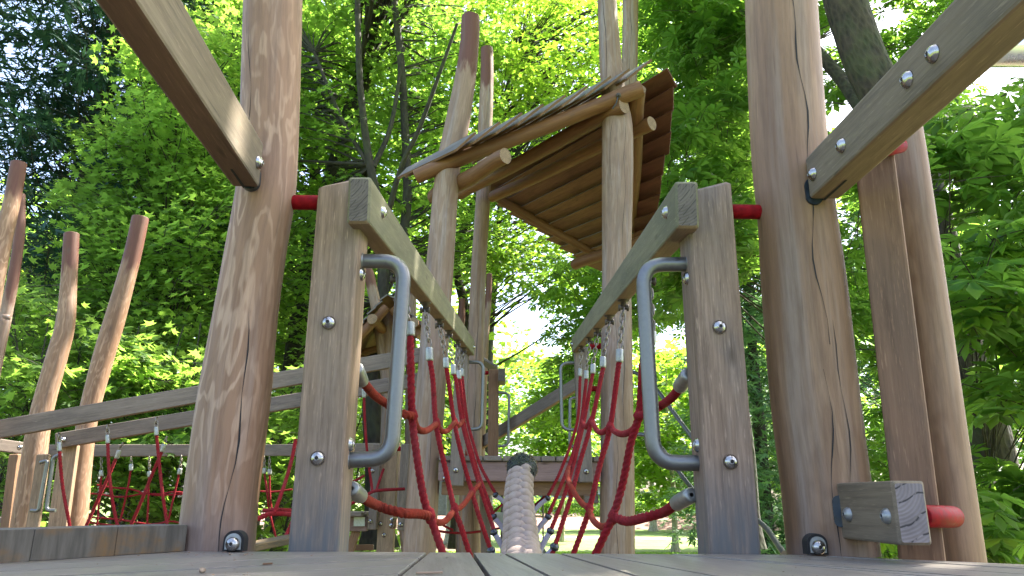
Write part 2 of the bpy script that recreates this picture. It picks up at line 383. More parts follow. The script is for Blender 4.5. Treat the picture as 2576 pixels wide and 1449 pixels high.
def beam(mb, a, b, w, h, hint=Vector((0, 0, 1)), cham=0.006, mi=0, emi=1, foot=0, n=10, topcut=0.0, umi=None):
    """rectangular timber a->b ; w across, h along hint"""
    a = Vector(a); b = Vector(b); x, y, t = frame(b-a, hint); Ln = (b-a).length
    ox, oz = rnd.uniform(0, 9), rnd.uniform(0, 9); c = cham
    pf = []
    for sx, sy in ((1, 1), (-1, 1), (-1, -1), (1, -1)):
        q = [(sx*(w/2-c), sy*h/2), (sx*w/2, sy*(h/2-c))]
        q2 = (sx*(w/2-c*0.3), sy*(h/2-c*0.3))
        q = [q[0], q2, q[1]]
        if (sx*sy) > 0: q = q[::-1]
        pf += q
    K = len(pf)
    ss = [(0, 1)]+[(c, 0)] + [(c+(Ln-2*c)*i/n, 0) for i in range(1, n)] + [(Ln-c, 0), (Ln, 1)]
    V = []; W = []; ft = []
    for s, ins in ss:
        for (u, v) in pf:
            uu = u*(1-ins*c/(w/2)); vv = v*(1-ins*c/(h/2))
            s2 = s
            if topcut and s > Ln*0.5: s2 = s+topcut*(u/(w/2))*(s/Ln)
            V.append(a+x*uu+y*vv+t*s2); W.append((uu+ox, vv+oz, s))
            ft.append(max(0, 1-s/foot) if foot else 0)
    fs = [(i*K+k, i*K+(k+1) % K, (i+1)*K+(k+1) % K, (i+1)*K+k) for i in range(len(ss)-1) for k in range(K)]
    fm = mi
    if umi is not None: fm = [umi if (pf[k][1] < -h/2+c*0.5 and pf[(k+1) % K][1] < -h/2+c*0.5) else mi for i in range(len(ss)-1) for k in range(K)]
    mb.add(V, fs, fm, W, 0, ft, False)
    for ring, rev in ((0, True), (len(ss)-1, False)):
        vv = V[ring*K:(ring+1)*K]; f = tuple(range(K)); f = f[::-1] if rev else f
        mb.add(vv, [f], emi, [(p[0], p[1], 0) for p in [(W[ring*K+k][0]-ox, W[ring*K+k][1]-oz) for k in range(K)]])
def B(name, mats, parent, *args, **kw):
    mb = MB(); beam(mb, *args, **kw); return mb.build(name, mats, parent)

def lathe(mb, prof, origin, axis, seg=16, mi=0, smooth=True):
    x, y, t = frame(Vector(axis), Vector((0, 0, 1)) if abs(Vector(axis).normalized().z) < 0.95 else Vector((0, 1, 0)))
    V = []
    for (r, s) in prof:
        for k in range(seg):
            a = 2*math.pi*k/seg; V.append(Vector(origin)+t*s+(x*math.cos(a)+y*math.sin(a))*max(r, 1e-5))
    fs = [(i*seg+k, i*seg+(k+1) % seg, (i+1)*seg+(k+1) % seg, (i+1)*seg+k) for i in range(len(prof)-1) for k in range(seg)]
    mb.add(V, fs, mi, None, 0, 0, smooth)
    return V
def bolt(parent, pos, nrm, r=0.019, name='bolt', mat=None):
    """domed button-head bolt with washer rim and star socket"""
    mb = MB(); h = r*0.62; nrm = Vector(nrm).normalized()
    prof = [(r*1.04, -0.002), (r*1.04, r*0.10), (r*0.98, r*0.16)]
    for i in range(1, 6):
        a = i/6*math.pi/2*0.92; prof.append((r*0.98*math.cos(a), r*0.14+h*math.sin(a)))
    prof.append((r*0.33, r*0.14+h*0.985)); prof.append((r*0.33, r*0.14+h*1.02)); prof.append((r*0.27, r*0.14+h*1.02)); prof.append((r*0.25, r*0.14+h*0.7))
    lathe(mb, prof, pos, nrm, 20, 0)
    x, y, t = frame(nrm, Vector((0, 0, 1)) if abs(nrm.z) < 0.95 else Vector((0, 1, 0)))
    st = []
    for k in range(12):
        a = k*math.pi/6; rr = r*(0.27 if k % 2 else 0.17); st.append(Vector(pos)+t*(r*0.14+h*1.0)+(x*math.cos(a)+y*math.sin(a))*rr)
    mb.add(st, [tuple(range(12))], 1)
    return mb.build(name, [mat or M_bolt, M_dark], parent)
def chain(parent, a, b, ll=0.035, r=0.0032, wdt=0.0095):
    a = Vector(a); b = Vector(b); D = b-a; n = max(2, round(D.length/(ll-2*r*1.3))); st = D.length/n
    x, y, t = frame(D, Vector((0, 1, 0.01))); mb = MB()
    for i in range(n):
        c = a+t*(st*(i+0.5)); e = x if i % 2 else y; hl = ll/2-wdt*0.5
        ps = []
        for k in range(12):
            an = 2*math.pi*k/12; ps.append(c+t*(math.sin(an)*wdt+(hl if math.sin(an) > 0.01 else (-hl if math.sin(an) < -0.01 else 0))*0.8)+e*(math.cos(an)*wdt))
        ps.append(ps[0]); ps.append(ps[1])
        sweep(mb, ps, r, 6, 0, False)
    return mb.build('chain', M_chain, parent)
def ferrule(parent, a, b, r, hook=True):
    a = Vector(a); b = Vector(b); L_ = (b-a).length; mb = MB()
    lathe(mb, [(r*0.25, 0.002), (r*0.8, 0.0), (r*0.97, L_*0.06), (r, L_*0.14), (r, L_*0.86), (r*0.97, L_*0.94), (r*0.8, L_), (r*0.3, L_)], a, b-a, 18, 0)
    return mb.build('ferrule', M_galv, parent)
def rope(parent, pts, r, name='rope', mat=None, pitch=None, seg=18, lobes=3, amp=0.30):
    pts = [tuple(p) for p in pts]
    Ln = sum((Vector(pts[i+1])-Vector(pts[i])).length for i in range(len(pts)-1)); pitch = (pitch or r*5.6)*0.82; r = r*0.94
    n = int(min(700, max(12, Ln/pitch*11)))
    C = cr(pts, n); mb = MB()
    def rf(rr, a, s):
        q = math.cos(lobes*(a - 2*math.pi*s/pitch))
        return rr*(1-amp*(1-q)*0.5*(1.0 if q < 0 else 1.0))
    # sharpen the grooves between the strands
    def rf2(rr, a, s):
        u = (lobes*(a/(2*math.pi)-s/pitch)) % 1.0
        return rr*(1.03-amp*abs(2*u-1)**2.6*1.3)
    sweep(mb, C, r, seg, 0, True, True, rf2)
    return mb.build(name, mat or M_rope, parent)
def tube(parent, pts, r, name, mat, seg=14):
    mb = MB(); sweep(mb, pts, r, seg, 0, True); return mb.build(name, mat, parent)

def logobj(name, label, pix, mats, cat='post', group=None, seg=36, crack=None, topstain=0.0, bumpy=0.03, foot=0.0, ntop=True, zbot=None, extra_top=None, seed=0, keep=False):
    """pix: list (px,py,width_px,Y) bottom -> top.  A peeled, slightly uneven log."""
    rr_ = random.Random(seed+3); pts = []
    for (px, py, wp, Y) in pix:
        p = at(px, py, Y); z = zc(p); ax = abs(px-1288)/F; r = wp*0.5*z/F/math.sqrt(1+ax*ax*0.9); pts.append((*p, r))
    if zbot is not None and pts[0][2] > zbot+0.02:
        d = np.array(pts[0])-np.array(pts[1]); k = (zbot-pts[0][2])/d[2]; pts = [tuple(np.array(pts[0])+d*k*np.array([0.8, 0.8, 1, 0.6]))]+pts
    C = cr(pts, 44); L_ = sum(np.linalg.norm(C[i+1][:3]-C[i][:3]) for i in range(len(C)-1))
    ph = [(rr_.uniform(0, 6.3), rr_.uniform(0, 6.3)) for _ in range(5)]
    def rf(r, a, s):
        k = 0
        k += 0.45*math.sin(2*a+ph[0][0]+s*1.1)+0.35*math.sin(3*a+ph[1][0]-s*1.9)+0.3*math.sin(5*a+ph[2][0]+s*2.7)*math.sin(s*1.7+ph[2][1])
        k += 0.25*math.sin(s*5+ph[3][0]+2*a)
        return r*(1+bumpy*k)
    P = [c[:3] for c in C]; rad = [c[3] for c in C]
    # rounded top
    t = Vector(P[-1])-Vector(P[-2]); t.normalize(); r_e = rad[-1]
    for q, f in ((0.08, 0.985), (0.13, 0.93), (0.16, 0.84)): P.append(tuple(Vector(C[-1][:3])+t*r_e*q)); rad.append(r_e*f)
    mb = MB()
    tf = (lambda i, s: max(0, 1-(L_-s)/topstain*0.85) if topstain else 0)
    ff = (lambda i, s: max(0, 1-s/foot)*0.8 if foot else 0)
    sweep(mb, P, rad, seg, 0, True, True, rf, None, tf, ff, 1)
    if crack:   # drying split: a thin dark wedge following the surface
        PP, TT, FR = frames(P)
        for (a0, s0, s1, wd) in crack:
            S = 0; V = []
            for i in range(len(PP)):
                if i: S += (PP[i]-PP[i-1]).length
                u = S/L_
                if u < s0 or u > s1: continue
                a = a0+0.10*math.sin(S*9+a0)+0.05*math.sin(S*23+a0*3); x, y = FR[i]
                r = rf(rad[i], a, S)+0.0009; ww = wd*max(0.12, math.sin(math.pi*(u-s0)/(s1-s0)))**0.5*(0.7+0.5*math.sin(S*31))
                d = x*math.cos(a)+y*math.sin(a); e = -x*math.sin(a)+y*math.cos(a)
                V += [PP[i]+d*r-e*ww/2, PP[i]+d*r+e*ww/2]
            if len(V) > 3: mb.add(V, [(2*i, 2*i+1, 2*i+3, 2*i+2) for i in range(len(V)//2-1)], 2)
    o = mb.build(name, list(mats)+[M_dark], None)
    tag(o, label, cat, group)
    return o

# ================================================================== SETTING
def sheet(name, pts, z, mat, label=None):
    mb = MB(); mb.add([(x, y, z) for x, y in pts], [tuple(range(len(pts)))]); o = mb.build(name, mat); o['kind'] = 'structure'; return o
def groundmat(name, c1, c2, c3, s, bmp=0.4):
    mt, nt, n, b = nmat(name); tc = nt.nodes.new('ShaderNodeTexCoord').outputs['Object']
    a = noise(nt, tc, s, 6, 0.7); d = noise(nt, tc, s*0.06, 4)
    c = mix_(nt, maprange(nt, a, 0.35, 0.65), c1, c2); c = mix_(nt, maprange(nt, d, 0.4, 0.65, 0, 0.7), c, c3)
    L(nt, c, b.inputs['Base Color']); b.inputs['Roughness'].default_value = 0.95; bump(nt, a, b, bmp, 0.05); return mt
M_lawn = groundmat('lawn_grass', (0.07, 0.13, 0.02), (0.13, 0.20, 0.035), (0.16, 0.20, 0.06), 14)
M_mulch = groundmat('bark_mulch', (0.08, 0.05, 0.03), (0.16, 0.11, 0.07), (0.10, 0.08, 0.05), 22)
M_path = groundmat('pale_path', (0.33, 0.31, 0.29), (0.42, 0.40, 0.38), (0.36, 0.33, 0.31), 8, 0.2)
M_dirt = groundmat('red_brown_soil', (0.12, 0.07, 0.05), (0.2, 0.12, 0.09), (0.16, 0.11, 0.09), 3)
sheet('ground', [(-900, -300), (900, -300), (900, 900), (-900, 900)], 0, M_lawn)
sheet('mulch_ground', [(-9, -5), (5, -5), (5, 11), (1.5, 13), (-9, 12)], 0.004, M_mulch)
sheet('woodland_ground', [(-30, 9), (-9, 7), (-2, 13), (-1.5, 30), (-2, 60), (-40, 60)], 0.008, M_mulch)
def strip(name, a, b, w, z, mat):
    a = Vector(a); b = Vector(b); t = (b-a).normalized(); n = Vector((-t.y, t.x)); 
    return sheet(name, [tuple(a+n*w/2), tuple(a-n*w/2), tuple(b-n*w/2), tuple(b+n*w/2)], z, mat)
strip('path', (-6, 47), (45, 36), 1.3, 0.006, M_path)
mb = MB()   # low earth bank at the back of the lawn
xs = np.linspace(-25, 70, 60); prof = [(0, 0.0), (1.2, 0.35), (3, 0.75), (7, 0.9), (16, 1.0)]
V = [(x, 55+2*math.sin(x*0.2)+d, h*(1+0.12*math.sin(x*0.9+d))) for x in xs for d, h in prof]
mb.add(V, [(i*5+j, (i+1)*5+j, (i+1)*5+j+1, i*5+j+1) for i in range(59) for j in range(4)], 0, None, 0, 0, True)
o = mb.build('soil_bank', M_dirt); o['kind'] = 'structure'

# ================================================================== NEAR PLATFORM
DZ = 2.0; YE = 1.735
def dk(px, py): p = at_z(px, py, DZ); return (p.x, p.y)
deck = thing('play_platform', 'weathered grey timber deck at the bottom of the photo with fanned boards', 'platform', (0, 0.6, DZ))
def clip(poly, a, n):      # keep the side where (p-a).n >= 0
    out = []
    for i in range(len(poly)):
        p, q = poly[i], poly[(i+1) % len(poly)]
        dp = (p[0]-a[0])*n[0]+(p[1]-a[1])*n[1]; dq = (q[0]-a[0])*n[0]+(q[1]-a[1])*n[1]
        if dp >= 0: out.append(p)
        if dp*dq < 0:
            t = dp/(dp-dq); out.append((p[0]+(q[0]-p[0])*t, p[1]+(q[1]-p[1])*t))
    return out
pR = dk(2640, 1423)
deckpoly = [(-1.9, -1.6), (1.9, -1.6), (1.9, pR[1]-0.25), (pR[0], pR[1]), dk(1985, 1394.5), (-0.9, YE), (-1.9, 1.2)]
def board_poly(poly, name='deck_board'):
    if len(poly) < 3: return
    A = sum(poly[i][0]*poly[(i+1) % len(poly)][1]-poly[(i+1) % len(poly)][0]*poly[i][1] for i in range(len(poly)))/2
    if abs(A) < 0.003: return
    if A < 0: poly = poly[::-1]
    c = np.mean(poly, axis=0); n = len(poly)
    # direction of the board = longest edge
    e = max(((poly[i], poly[(i+1) % n]) for i in range(n)), key=lambda q: math.dist(*q)); d = np.array(e[1])-np.array(e[0]); d /= np.linalg.norm(d); q = np.array((-d[1], d[0]))
    ox, oz = rnd.uniform(0, 9), rnd.uniform(0, 9); dz = rnd.uniform(-0.0012, 0.0004)
    V = []; W = []
    for k, (ins, z) in enumerate(((0, DZ-0.035), (0, DZ-0.004), (0.35, DZ-0.0012), (1, DZ))):
        for p in poly:
            v = np.array(p)-c; l = np.linalg.norm(v); pp = c+v*(1-ins*0.004/l)
            V.append((pp[0], pp[1], z+dz)); W.append((pp@q+ox, z, pp@d+oz))
    F_ = [(k*n+i, k*n+(i+1) % n, (k+1)*n+(i+1) % n, (k+1)*n+i) for k in range(3) for i in range(n)]
    F_.append(tuple(range(3*n, 4*n))); F_.append(tuple(range(n))[::-1])
    dmb.add(V, F_, 0, W)
dmb = MB()
g = 0.0045
def split(poly, p, d, side, off=0.0):
    n = (-d[1], d[0]) if side > 0 else (d[1], -d[0]); l = math.hypot(*n); n = (n[0]/l, n[1]/l)
    return clip(poly, (p[0]+n[0]*(g+off), p[1]+n[1]*(g+off)), n)
# gap lines (x at y=1.65, dx for every metre towards the camera)
fan = [(-0.180, 0.02), (-0.077, 0.10), (-0.003, 0.15), (0.124, 0.184), (0.205, 0.30), (0.41, 0.69)]
lines = [((x, 1.65), (k, -1.0)) for x, k in fan]
for i in range(len(lines)-1):
    pl = split(deckpoly, *lines[i], +1); pl = split(pl, *lines[i+1], -1)
    board_poly(pl)
left = split(deckpoly, *lines[0], -1); d = (-1.25, -1.0); l = math.hypot(*d); nn = (-d[1]/l, d[0]/l)   # boards of the left sector
for k in range(-22, 24):
    p = (-0.30+nn[0]*k*0.128, 1.65+nn[1]*k*0.128); p2 = (p[0]+nn[0]*0.128, p[1]+nn[1]*0.128)
    pl = split(split(left, p, d, +1), p2, d, -1); board_poly(pl)
right = split(deckpoly, *lines[-1], +1); d = (0.86, -1.0); l = math.hypot(*d); nn = (-d[1]/l, d[0]/l)
for k in range(-24, 24):
    p = (0.41+nn[0]*k*0.115, 1.65+nn[1]*k*0.115); p2 = (p[0]+nn[0]*0.115, p[1]+nn[1]*0.115)
    pl = split(split(right, p, d, +1), p2, d, -1); board_poly(pl)
dmb.build('deck_boards', M_deck, deck)
for (a, b) in (((-0.75, 1.66), (1.0, 1.66)), ((-1.4, 0.9), (1.6, 0.9)), ((-1.6, -0.3), (1.6, -0.3))):
    B('joist', [M_fascia, M_end], deck, (a[0], a[1], DZ-0.11), (b[0], b[1], DZ-0.11), 0.07, 0.14)

# kerb beam on the left
k0 = at_z(465, 1386.5, DZ); k1 = at_z(0, 1416, DZ); dv = (k1-k0); k2 = k0+dv*2.6; kn = Vector((dv.y, -dv.x, 0)).normalized()*0.05
if kn.y < 0: kn = -kn
kerb = thing('kerb_board', 'low weathered ochre and grey timber kerb lying along the left deck edge', 'kerb', k0)
mb = MB(); nseg = 6; dd = (k2-k0)/nseg
for i in range(nseg):
    aa = k0+dd*i+dd.normalized()*0.0004; bb = k0+dd*(i+1)-dd.normalized()*0.0004
    beam(mb, aa+kn+Vector((0, 0, 0.0275)), bb+kn+Vector((0, 0, 0.0275)), 0.1, 0.055+0.0008*(i % 3), cham=0.0009, n=3, emi=0)
mb.build('kerb_block', [M_kerbm], kerb)

# ---------------------------------------------------------------- big near logs
logL = logobj('log_post', 'thick wavy-grained peeled log rising left of the bridge entrance', [(545, 1386, 198, 1.80), (562, 1220, 190, 1.80), (591, 1000, 186, 1.80), (618, 800, 166, 1.80), (643, 640, 158, 1.80), (667, 500, 154, 1.80), (676, 400, 151, 1.80), (682, 200, 151, 1.80), (687, 0, 150, 1.80), (690, -160, 148, 1.80)],
    [M_log, M_logend], crack=[(R(-62), 0.0, 0.33, 0.004), (R(-118), 0.52, 0.8, 0.0022)], bumpy=0.035, seed=4, foot=0.12)
logR = logobj('log_post', 'thickest peeled log with a long black split, right of the bridge entrance', [(2096, 1396, 236, 1.80), (2076, 1220, 228, 1.80), (2048, 1000, 226, 1.80), (2021, 724, 217, 1.80), (2005, 560, 202, 1.80), (1987, 400, 196, 1.80), (1974, 200, 189, 1.80), (1964, 0, 182, 1.80), (1958, -160, 178, 1.80)],
    [M_logr, M_logend], crack=[(R(-88), 0.26, 1.0, 0.0042), (R(-100), 0.0, 0.25, 0.003), (R(-80), 0.04, 0.33, 0.0026), (R(-42), 0.05, 0.55, 0.0014)], bumpy=0.02, seed=9, foot=0.05)
def front(px, py, Y, lift=0.0): return at(px, py, Y)
for lg, (px, py), Yb in ((logL, (587, 1366), 1.703), (logR, (2057, 1374), 1.698)):
    p = at(px, py, Yb)
    mb = MB()    # arched recess plate round the foot bolt
    arch = [(-0.036, -0.028)]+[(-0.036*math.cos(a), 0.008+0.034*math.sin(a)) for a in np.linspace(0, math.pi, 14)]+[(0.036, -0.028)]
    for sc_, y_, mi in ((0.62, 0.0, 1), (0.48, -0.003, 0)):
        V = [(p.x+x*sc_, p.y+y_, p.z+z*sc_) for x, z in arch]; V2 = [(x, y+0.03, z) for x, y, z in V]; n = len(V)
        mb.add(V+V2, [tuple(range(n))]+[(i, (i+1) % n, (i+1) % n+n, i+n) for i in range(n)], mi)
    mb.build('foot_plate', [M_galv, M_dark], lg)
    bolt(lg, (p.x, p.y-0.005, p.z-0.002), (0, -1, 0.02), 0.0145)

# ---------------------------------------------------------------- square posts, grab handles, hand rails of the rope bridge
def sqpost(label, x0, x1, yf, zt, mats, lean=0.0, dep=0.115, slant=0.012, group=None):
    t = thing('square_post', label, 'post', ((x0+x1)/2, yf+dep/2, DZ-0.3), group)
    mb = MB(); a = Vector(((x0+x1)/2, yf+dep/2, DZ-0.30)); b = Vector(((x0+x1)/2+lean, yf+dep/2, zt))
    beam(mb, a, b, x1-x0, dep, Vector((0, -1, 0)), 0.008, foot=0.0, n=16, topcut=slant)
    # weathered foot just above the deck
    mb.foot = [max(0.0, min(1.0, 1.25-(v[2]-DZ)/0.16)) if v[2] > DZ-0.2 else 1 for v in mb.v]
    mb.build('timber', mats, t); return t
pL0 = at(722, 1388, 1.742); pL1 = at(851, 1388, 1.742); pLt = at(838, 455, 1.742)
postL = sqpost('square tan timber post left of the rope bridge, dark band near its foot', pL0.x, pL1.x, 1.742, pLt.z, [M_post, M_end], slant=-0.012)
pR0 = at(1785, 1393, 1.742); pR1 = at(1917, 1393, 1.742); pRt = at(1802, 466, 1.742)
postR = sqpost('square greyed timber post right of the rope bridge', pR0.x, pR1.x, 1.742, pRt.z, [M_postr, M_end], slant=-0.014)
for po, pts in ((postL, ((827, 812), (799, 1153))), (postR, ((1810, 823), (1838, 1162)))):
    for px, py in pts: bolt(po, at(px, py, 1.741), (0, -1, 0), 0.0165)
xi = pL1.x; 
for zpx in ((906, 690), (877, 1118)): bolt(postL, (xi-0.001, 1.742+0.05, at(*zpx, 1.79).z), (1, 0, 0), 0.0165)
xj = pR0.x
for zpx in ((1735, 700), (1763, 1120)): bolt(postR, (xj+0.001, 1.742+0.05, at(*zpx, 1.79).z), (-1, 0, 0), 0.0165)

def handle(label, pix, Y, r, rad, name='grab_handle', mat=None, group=None, flange=True):
    P = [at(*q, Y) if len(q) == 2 else at(q[0], q[1], q[2]) for q in pix]
    t = thing(name, label, 'handle', P[-1], group)
    tube(t, fillet(P, rad, 9), r, 'bar', mat or M_steel, 18)
    if flange:
        for e, q in ((P[0], P[1]), (P[-1], P[-2])):
            mb = MB(); lathe(mb, [(r, 0), (r*1.16, 0.001), (r*1.16, 0.006), (r, 0.009)], e+(e-q).normalized()*-0.004, (q-e), 18); mb.build('flange', mat or M_steel, t)
    return t
GH = 'curved steel grab handles beside the bridge openings'
handle('large steel grab handle bolted to the left bridge post', [(903, 657), (1018, 657), (984, 1153), (868, 1158)], 1.80, 0.0188, 0.085, group=GH)
handle('large steel grab handle bolted to the right bridge post', [(1736, 665), (1616, 665), (1645, 1164), (1769, 1165)], 1.80, 0.0188, 0.085, group=GH)

YF = 5.7
railw, railh = 0.056, 0.118
def rail_line(pn, pf, side):
    """axis from the inner-top corner pixels; side=+1 left rail (inner face at +x)"""
    a = at(*pn); b = at(*pf); off = Vector((-side*railw/2, 0, -railh/2)); return a+off, b+off
lA, lB = rail_line((935, 447, 1.68), (1194, 857, YF), +1)
rA, rB = rail_line((1697, 458, 1.68), (1438, 850, YF), -1)
railL = thing('hand_rail', 'thick mossy handrail beam sloping up along the left side of the rope bridge', 'handrail', lA)
railR = thing('hand_rail', 'thick mossy handrail beam sloping up along the right side of the rope bridge', 'handrail', rA)
B('timber', [M_rail, M_end, M_underp], railL, lA, lB, railw, railh, n=20, cham=0.006, umi=2)
B('timber', [M_rail, M_end, M_underp], railR, rA, rB, railw, railh, n=20, cham=0.006, umi=2)
def onrail(A, Bp, px, dx=0, dz=0):
    lo, hi = 0.0, 1.0
    def X(t):
        p = A.lerp(Bp, t)+Vector((dx, 0, dz)); v = p-CAM; return 1288+F*v.dot(rt)/v.dot(fwd)
    s = X(1) > X(0)
    for _ in range(40):
        m_ = (lo+hi)/2
        if (X(m_) < px) == s: lo = m_
        else: hi = m_
    return A.lerp(Bp, lo)+Vector((dx, 0, dz))
for rl, A, Bp, px, sx, pf in ((railL, lA, lB, 961, 1, 1192), (railR, rA, rB, 1677, -1, 1440)):
    p = onrail(A, Bp, px, sx*railw/2); p.z += 0.012; bolt(rl, p, (sx, 0, 0), 0.0165)
    p = onrail(A, Bp, pf, sx*railw/2); bolt(rl, p, (sx, 0, 0), 0.0165)

# red plastic spacer tubes
RT = 'red plastic spacer tubes between logs and square posts'
def redtube(label, a, b, r, group=RT):
    mb = MB(); a = Vector(a); b = Vector(b)
    lathe(mb, [(0, 0), (r*0.9, 0), (r, 0.003), (r, (b-a).length-0.003), (r*0.9, (b-a).length), (0, (b-a).length)], a, b-a, 24); o = mb.build('spacer_tube', M_redp); return tag(o, label, 'tube', group)
redtube('red tube joining the wavy-grained left log to its square post', at(725, 509, 1.80), at(806, 510, 1.80), 0.0195)
redtube('red tube joining the split right log to its square post', at(1838, 532, 1.80), at(1925, 534, 1.80), 0.0195)

# ---------------------------------------------------------------- rope nets of the bridge
bl_px = [1000, 1070, 1106, 1130, 1151, 1167]; br_px = [1632, 1568, 1533, 1503, 1483, 1463]
def bracket(parent, p):
    mb = MB(); x = 0.0
    lathe(mb, [(0.0, 0), (0.024, 0), (0.024, -0.006), (0.012, -0.007), (0.011, -0.026), (0.009, -0.028)], p, (0, 0, 1), 14)
    lathe(mb, [(0.0001, -0.02), (0.014, -0.02), (0.014, -0.013), (0.008, -0.012), (0.008, 0.012), (0.014, 0.013), (0.014, 0.02), (0.0001, 0.02)], p+Vector((0, 0, -0.034)), (1, 0, 0), 12)
    mb.build('bracket', M_rust, parent)
def net(side, A, Bp, bpx, ferr, ropes, beads, label, sleeve_to, sleeve_Y):
    t = thing('rope_net', label, 'rope net', A.lerp(Bp, 0.5))
    Ys = []
    for i, px in enumerate(bpx):
        p = onrail(A, Bp, px, 0, -railh/2); Ys.append(p.y); bracket(t, p)
        fx, fy, fl = ferr[i]; f0 = at(fx, fy-fl/2, p.y); f1 = at(fx-(0 if side > 0 else 0)+(ropes[i][1][0]-ropes[i][0][0])*0.12, fy+fl/2, p.y)
        chain(t, p+Vector((0, 0, -0.036)), f0+(f0-f1).normalized()*0.004)
        ferrule(t, f0, f1, 0.0155)
        P = [f1+(f0-f1)*0.2]+[at(x, y, p.y-k*0.0) for k, (x, y) in enumerate(ropes[i][1:])]
        if i < 3:
            e = P[-1]+(P[-1]-P[-2]).normalized()*0.30; P.append(e)
        rope(t, P, 0.0115 if i else 0.0125)
    for i, (bx, by, sx_, sy_) in beads:
        Y = Ys[i] if i < len(Ys) else Ys[-1]; p = at(bx, by, Y); q = at(sx_, sy_, Y+0.02)
        mb = MB(); rb = 0.021
        lathe(mb, [(rb*math.sin(a)+1e-4, -rb*0.85*math.cos(a)) for a in np.linspace(0, math.pi, 12)], p, (q-p), 18); mb.build('bead', M_ball, t)
        d = (q-p).normalized(); e = q+d*0.06
        mid = p.lerp(e, 0.5)+Vector((0, 0, 0.01))
        mb = MB(); sweep(mb, cr([tuple(p+d*0.012), tuple(mid), tuple(e)], 14), 0.0145, 14); mb.build('sleeve', M_sleeve, t)
    return t, Ys
netL, YL = net(+1, lA, lB, bl_px, [(1032, 828, 36), (1080, 891, 34), (1122, 913, 27), (1140, 930, 25), (1154, 943, 22), (1162, 937, 20)],
    [[(1032, 840), (1034, 958), (1037, 1048), (1048, 1144), (1066, 1252), (1085, 1307), (1114, 1392)],
     [(1080, 905), (1089, 958), (1097, 1066), (1119, 1174), (1142, 1276), (1159, 1323), (1181, 1392)],
     [(1122, 925), (1128, 958), (1143, 1063), (1165, 1159), (1187, 1236), (1205, 1298), (1233, 1379)],
     [(1141, 940), (1148, 962), (1162, 1060), (1187, 1156), (1205, 1218), (1221, 1267), (1242, 1331)],
     [(1155, 955), (1160, 980), (1167, 1060), (1185, 1130), (1202, 1186), (1222, 1243), (1241, 1294)],
     [(1163, 950), (1167, 990), (1176, 1060), (1195, 1130), (1210, 1175), (1230, 1213), (1246, 1240)]],
    [(2, (1234.7, 1385, 1250, 1420)), (3, (1242.7, 1339, 1266, 1385)), (4, (1241.6, 1300, 1269, 1340)), (5, (1246.6, 1245, 1276, 1276))],
    'red rope safety net hung on chains along the left side of the bridge', None, None)
netR, YR = net(-1, rA, rB, br_px, [(1640, 850, 34), (1559, 895, 34), (1517, 911, 28), (1492, 928, 25), (1475, 943, 22), (1459, 937, 20)],
    [[(1640, 862), (1618, 905), (1608, 1040), (1587, 1115), (1566, 1218), (1541, 1300), (1499, 1392)],
     [(1559, 910), (1556, 920), (1535, 1074), (1510, 1166), (1484, 1275), (1466, 1330), (1443, 1392)],
     [(1517, 925), (1515, 935), (1489, 1058), (1458, 1166), (1438, 1244), (1420, 1300), (1397, 1370)],
     [(1491, 940), (1489, 950), (1468, 1063), (1443, 1166), (1422, 1239), (1405, 1285), (1386, 1332)],
     [(1475, 955), (1474, 962), (1462, 1060), (1440, 1145), (1418, 1205), (1398, 1252), (1380, 1294)],
     [(1459, 948), (1459, 958), (1454, 1050), (1435, 1120), (1412, 1180), (1396, 1215), (1378, 1248)]],
    [(2, (1395, 1376, 1380, 1402)), (3, (1385, 1336, 1361, 1385)), (4, (1379, 1300, 1353, 1337)), (5, (1378, 1253, 1349, 1283))],
    'red rope safety net hung on chains along the right side of the bridge', None, None)
def hrope(parent, spec, r=0.0125, mat=None, pitch=None):
    return rope(parent, [at(*q) for q in spec], r, mat=mat, pitch=pitch)
y1, y2, y3, y4, y5, y6 = YL
ferrule(netL, at(896, 925, 1.86), at(911, 962, 1.93), 0.0185); ferrule(netL, at(884, 1228, 1.84), at(908, 1249, 1.95), 0.0195)
hrope(netL, [(909, 955, 1.93), (940, 992, 2.1), (975, 1018, 2.3), (1012, 1040, y1-0.05), (1040, 1047, y1)], 0.0135, M_ropeo)
hrope(netL, [(1037, 1043, y1), (1050, 1078, y1+0.1), (1073, 1083, (y1+y2)/2), (1098, 1066, y2)], 0.012, M_ropeo)
hrope(netL, [(1098, 1066, y2), (1110, 1084, y2+0.15), (1126, 1083, (y2+y3)/2+0.1), (1145, 1063, y3), (1152, 1072, y3+0.2), (1165, 1058, y4)], 0.012, M_ropeo)
hrope(netL, [(904, 1247, 1.95), (950, 1272, 2.12), (1010, 1290, y1-0.15), (1055, 1293, y1-0.05), (1082, 1299, y1)], 0.0145, M_ropeo, 0.062)
hrope(netL, [(1082, 1297, y1), (1094, 1313, y1+0.1), (1118, 1312, (y1+y2)/2+0.1), (1136, 1292, y2-0.03), (1146, 1280, y2)], 0.012, M_ropeo)
hrope(netL, [(1144, 1282, y2), (1160, 1275, y2+0.2), (1176, 1256, y3-0.15), (1187, 1238, y3), (1197, 1228, y3+0.15), (1206, 1216, y4)], 0.012, M_ropeo)
z1, z2, z3, z4, z5, z6 = YR
ferrule(netR, at(1733, 940, 1.86), at(1709, 975, 1.94), 0.0195); ferrule(netR, at(1741, 1244, 1.84), at(1700, 1268, 1.94), 0.0195)
hrope(netR, [(1712, 970, 1.94), (1690, 1000, 2.05), (1660, 1022, 2.3), (1630, 1040, z1-0.06), (1604, 1046, z1)], 0.0135, M_rope, 0.06)
hrope(netR, [(1606, 1048, z1), (1594, 1080, z1+0.08), (1566, 1092, (z1+z2)/2), (1545, 1084, z2-0.05), (1533, 1070, z2)], 0.012)
